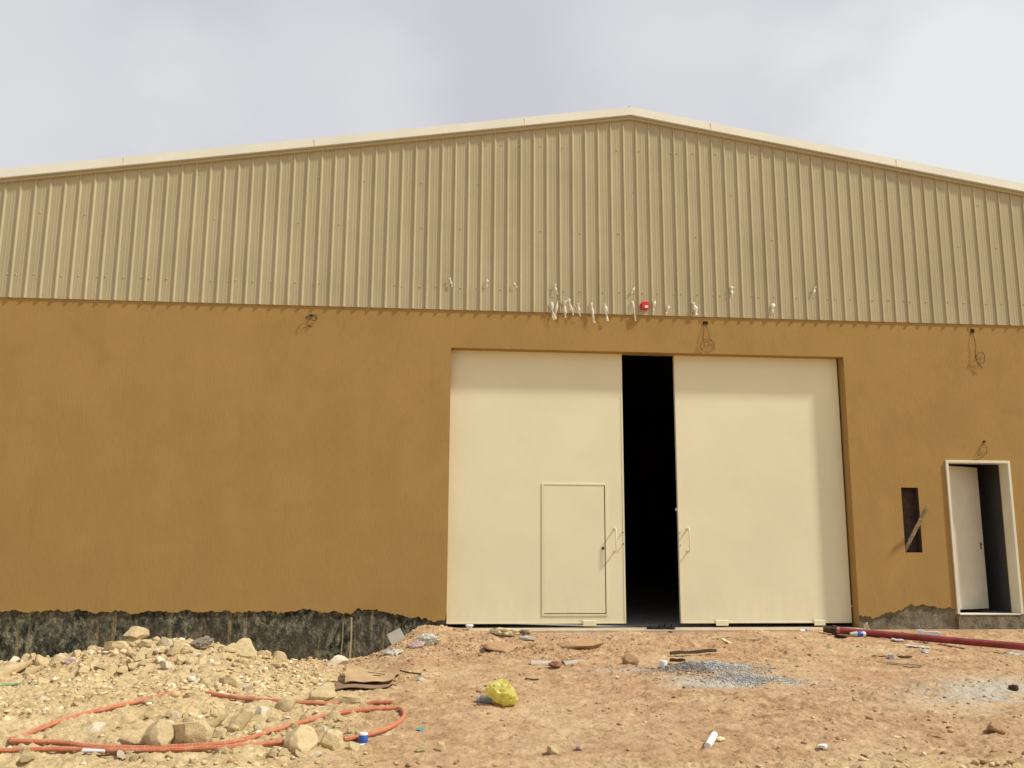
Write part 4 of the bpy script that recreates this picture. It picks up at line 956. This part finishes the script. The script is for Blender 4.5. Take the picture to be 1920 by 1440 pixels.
# laths standing against the footing
for (px, py0, py1, w, m_, lb) in ((659, 1158, 1236, .022, simple('tan_lath', (.36, .26, .14), .9), 'tall tan lath standing against the dark footing'), (643, 1167, 1222, .012, simple('grey_lath', (.24, .21, .13), .9), 'thin lath standing just left of the tall tan lath')):
    xa, za = fac(px, py0, -.02); xb, zb = fac(px-3, py1, -.10)
    q = MB(); vs = []
    for (x, y, z) in ((xb, -.14, zb-.04), ((xa+xb)/2+.01, -.07, (za+zb)/2), (xa, .005, za)):
        for (a_, c_) in ((-1, -1), (1, -1), (1, 1), (-1, 1)): vs.append((x+a_*w/2, y+c_*.006, z))
    q.add(vs, [(3, 2, 1, 0), (8, 9, 10, 11)]+[(r*4+k, r*4+(k+1) % 4, r*4+4+(k+1) % 4, r*4+4+k) for r in range(2) for k in range(4)])
    tag(q.build('lath', m_, None, (xb, -.14, zb)), lb, 'lath')

# sandals in the doorway
def sandal(px, az, label):
    x, _ = fac(px, 1174, -.05); z = ZF+.002; root = empty('sandal', (x, -.08, z), label, 'sandal', 'pair of black sandals in the doorway')
    Mz = Matrix.Translation((x, -.08, z)) @ Matrix.Rotation(az, 4, 'Z')
    def prof_(t): return .034+.016*math.sin(t*math.pi*.95)+.010*(t > .55)*math.sin((t-.55)/.45*math.pi)
    n_ = 14; pts_ = []
    for i in range(n_+1): t = i/n_; pts_.append((t*.26-.13, prof_(t)*(.55 if i in (0, n_) else 1)))
    for i in range(n_, -1, -1): t = i/n_; pts_.append((t*.26-.13, -prof_(t)*(.55 if i in (0, n_) else 1)*.9))
    q = MB(); k = len(pts_); q.add([Mz @ Vector((a_, b_, 0)) for a_, b_ in pts_]+[Mz @ Vector((a_, b_, .028)) for a_, b_ in pts_],
                                  [tuple(range(k))[::-1], tuple(range(k, 2*k))]+[(i, (i+1) % k, k+(i+1) % k, k+i) for i in range(k)])
    q.build('sole', BLKR, root)
    for (c_, w2) in ((.03, .035), (.085, .03), (-.07, .02)):
        q = MB(); vs = []; n2 = 9
        for (dx) in (-w2/2, w2/2):
            for rr in (1, .93):
                for i in range(n2): a_ = math.pi*i/(n2-1); vs.append(Mz @ Vector((c_+dx, math.cos(a_)*.050*rr, .022+math.sin(a_)*.052*rr)))
        fs = []
        for i in range(n2-1): fs += [(i, i+1, 2*n2+i+1, 2*n2+i), (n2+i+1, n2+i, 3*n2+i, 3*n2+i+1), (i+1, i, n2+i, n2+i+1), (2*n2+i, 2*n2+i+1, 3*n2+i+1, 3*n2+i)]
        q.add(vs, fs); q.build('strap', BLKR, root, smooth=True, angle=40)
sandal(1229, 2.9, 'left sandal of the black pair at the gap of the gate'); sandal(1247, 2.6, 'right sandal of the black pair at the gap of the gate')

# red steel pipe with a rusty flange end
pa = at(1568, 1190); pb = at(2080, 1236)
R_ = .043
A = Vector((pa.x, pa.y, gzl(pa.x, pa.y)+R_+.012)); B = Vector((pb.x, pb.y, gzl(pb.x, pb.y)+R_+.012)); d = (B-A).normalized()
rp = empty('steel_pipe', A, 'long dark red steel pipe lying on the ground beneath the small side door', 'pipe')
q = MB(); q.tube([A+(B-A)*i/12 for i in range(13)], R_, 24); q.build('tube', REDP, rp, smooth=True, angle=40)
q = MB(); q.tube([A-d*.03, A-d*.0005], .064, 20); q.tube([A-d*.16, A-d*.031], [.04, .052], 16)
for k in range(6):
    a_ = k*math.pi/3; u = d.orthogonal().normalized(); v = d.cross(u); c_ = A+(u*math.cos(a_)+v*math.sin(a_))*.054
    q.tube([c_-d*.05, c_+d*.015], .01, 6)
q.build('flange', RUST, rp)
q = MB(); q.tube([A+d*.01, A+d*.05], R_+.006, 20); q.build('collar', simple('pink_primer', (.42, .16, .13), .6), rp, smooth=True, angle=40)
bag(1578, 1195, 26, 6, RUST, 'dark flat scrap under the flanged end of the red pipe', 35, name='scrap', spike=.1)['category'] = 'scrap'
for o_ in bpy.data.objects:
    if o_.name.split('.')[0] == 'scrap': o_['category'] = 'scrap'
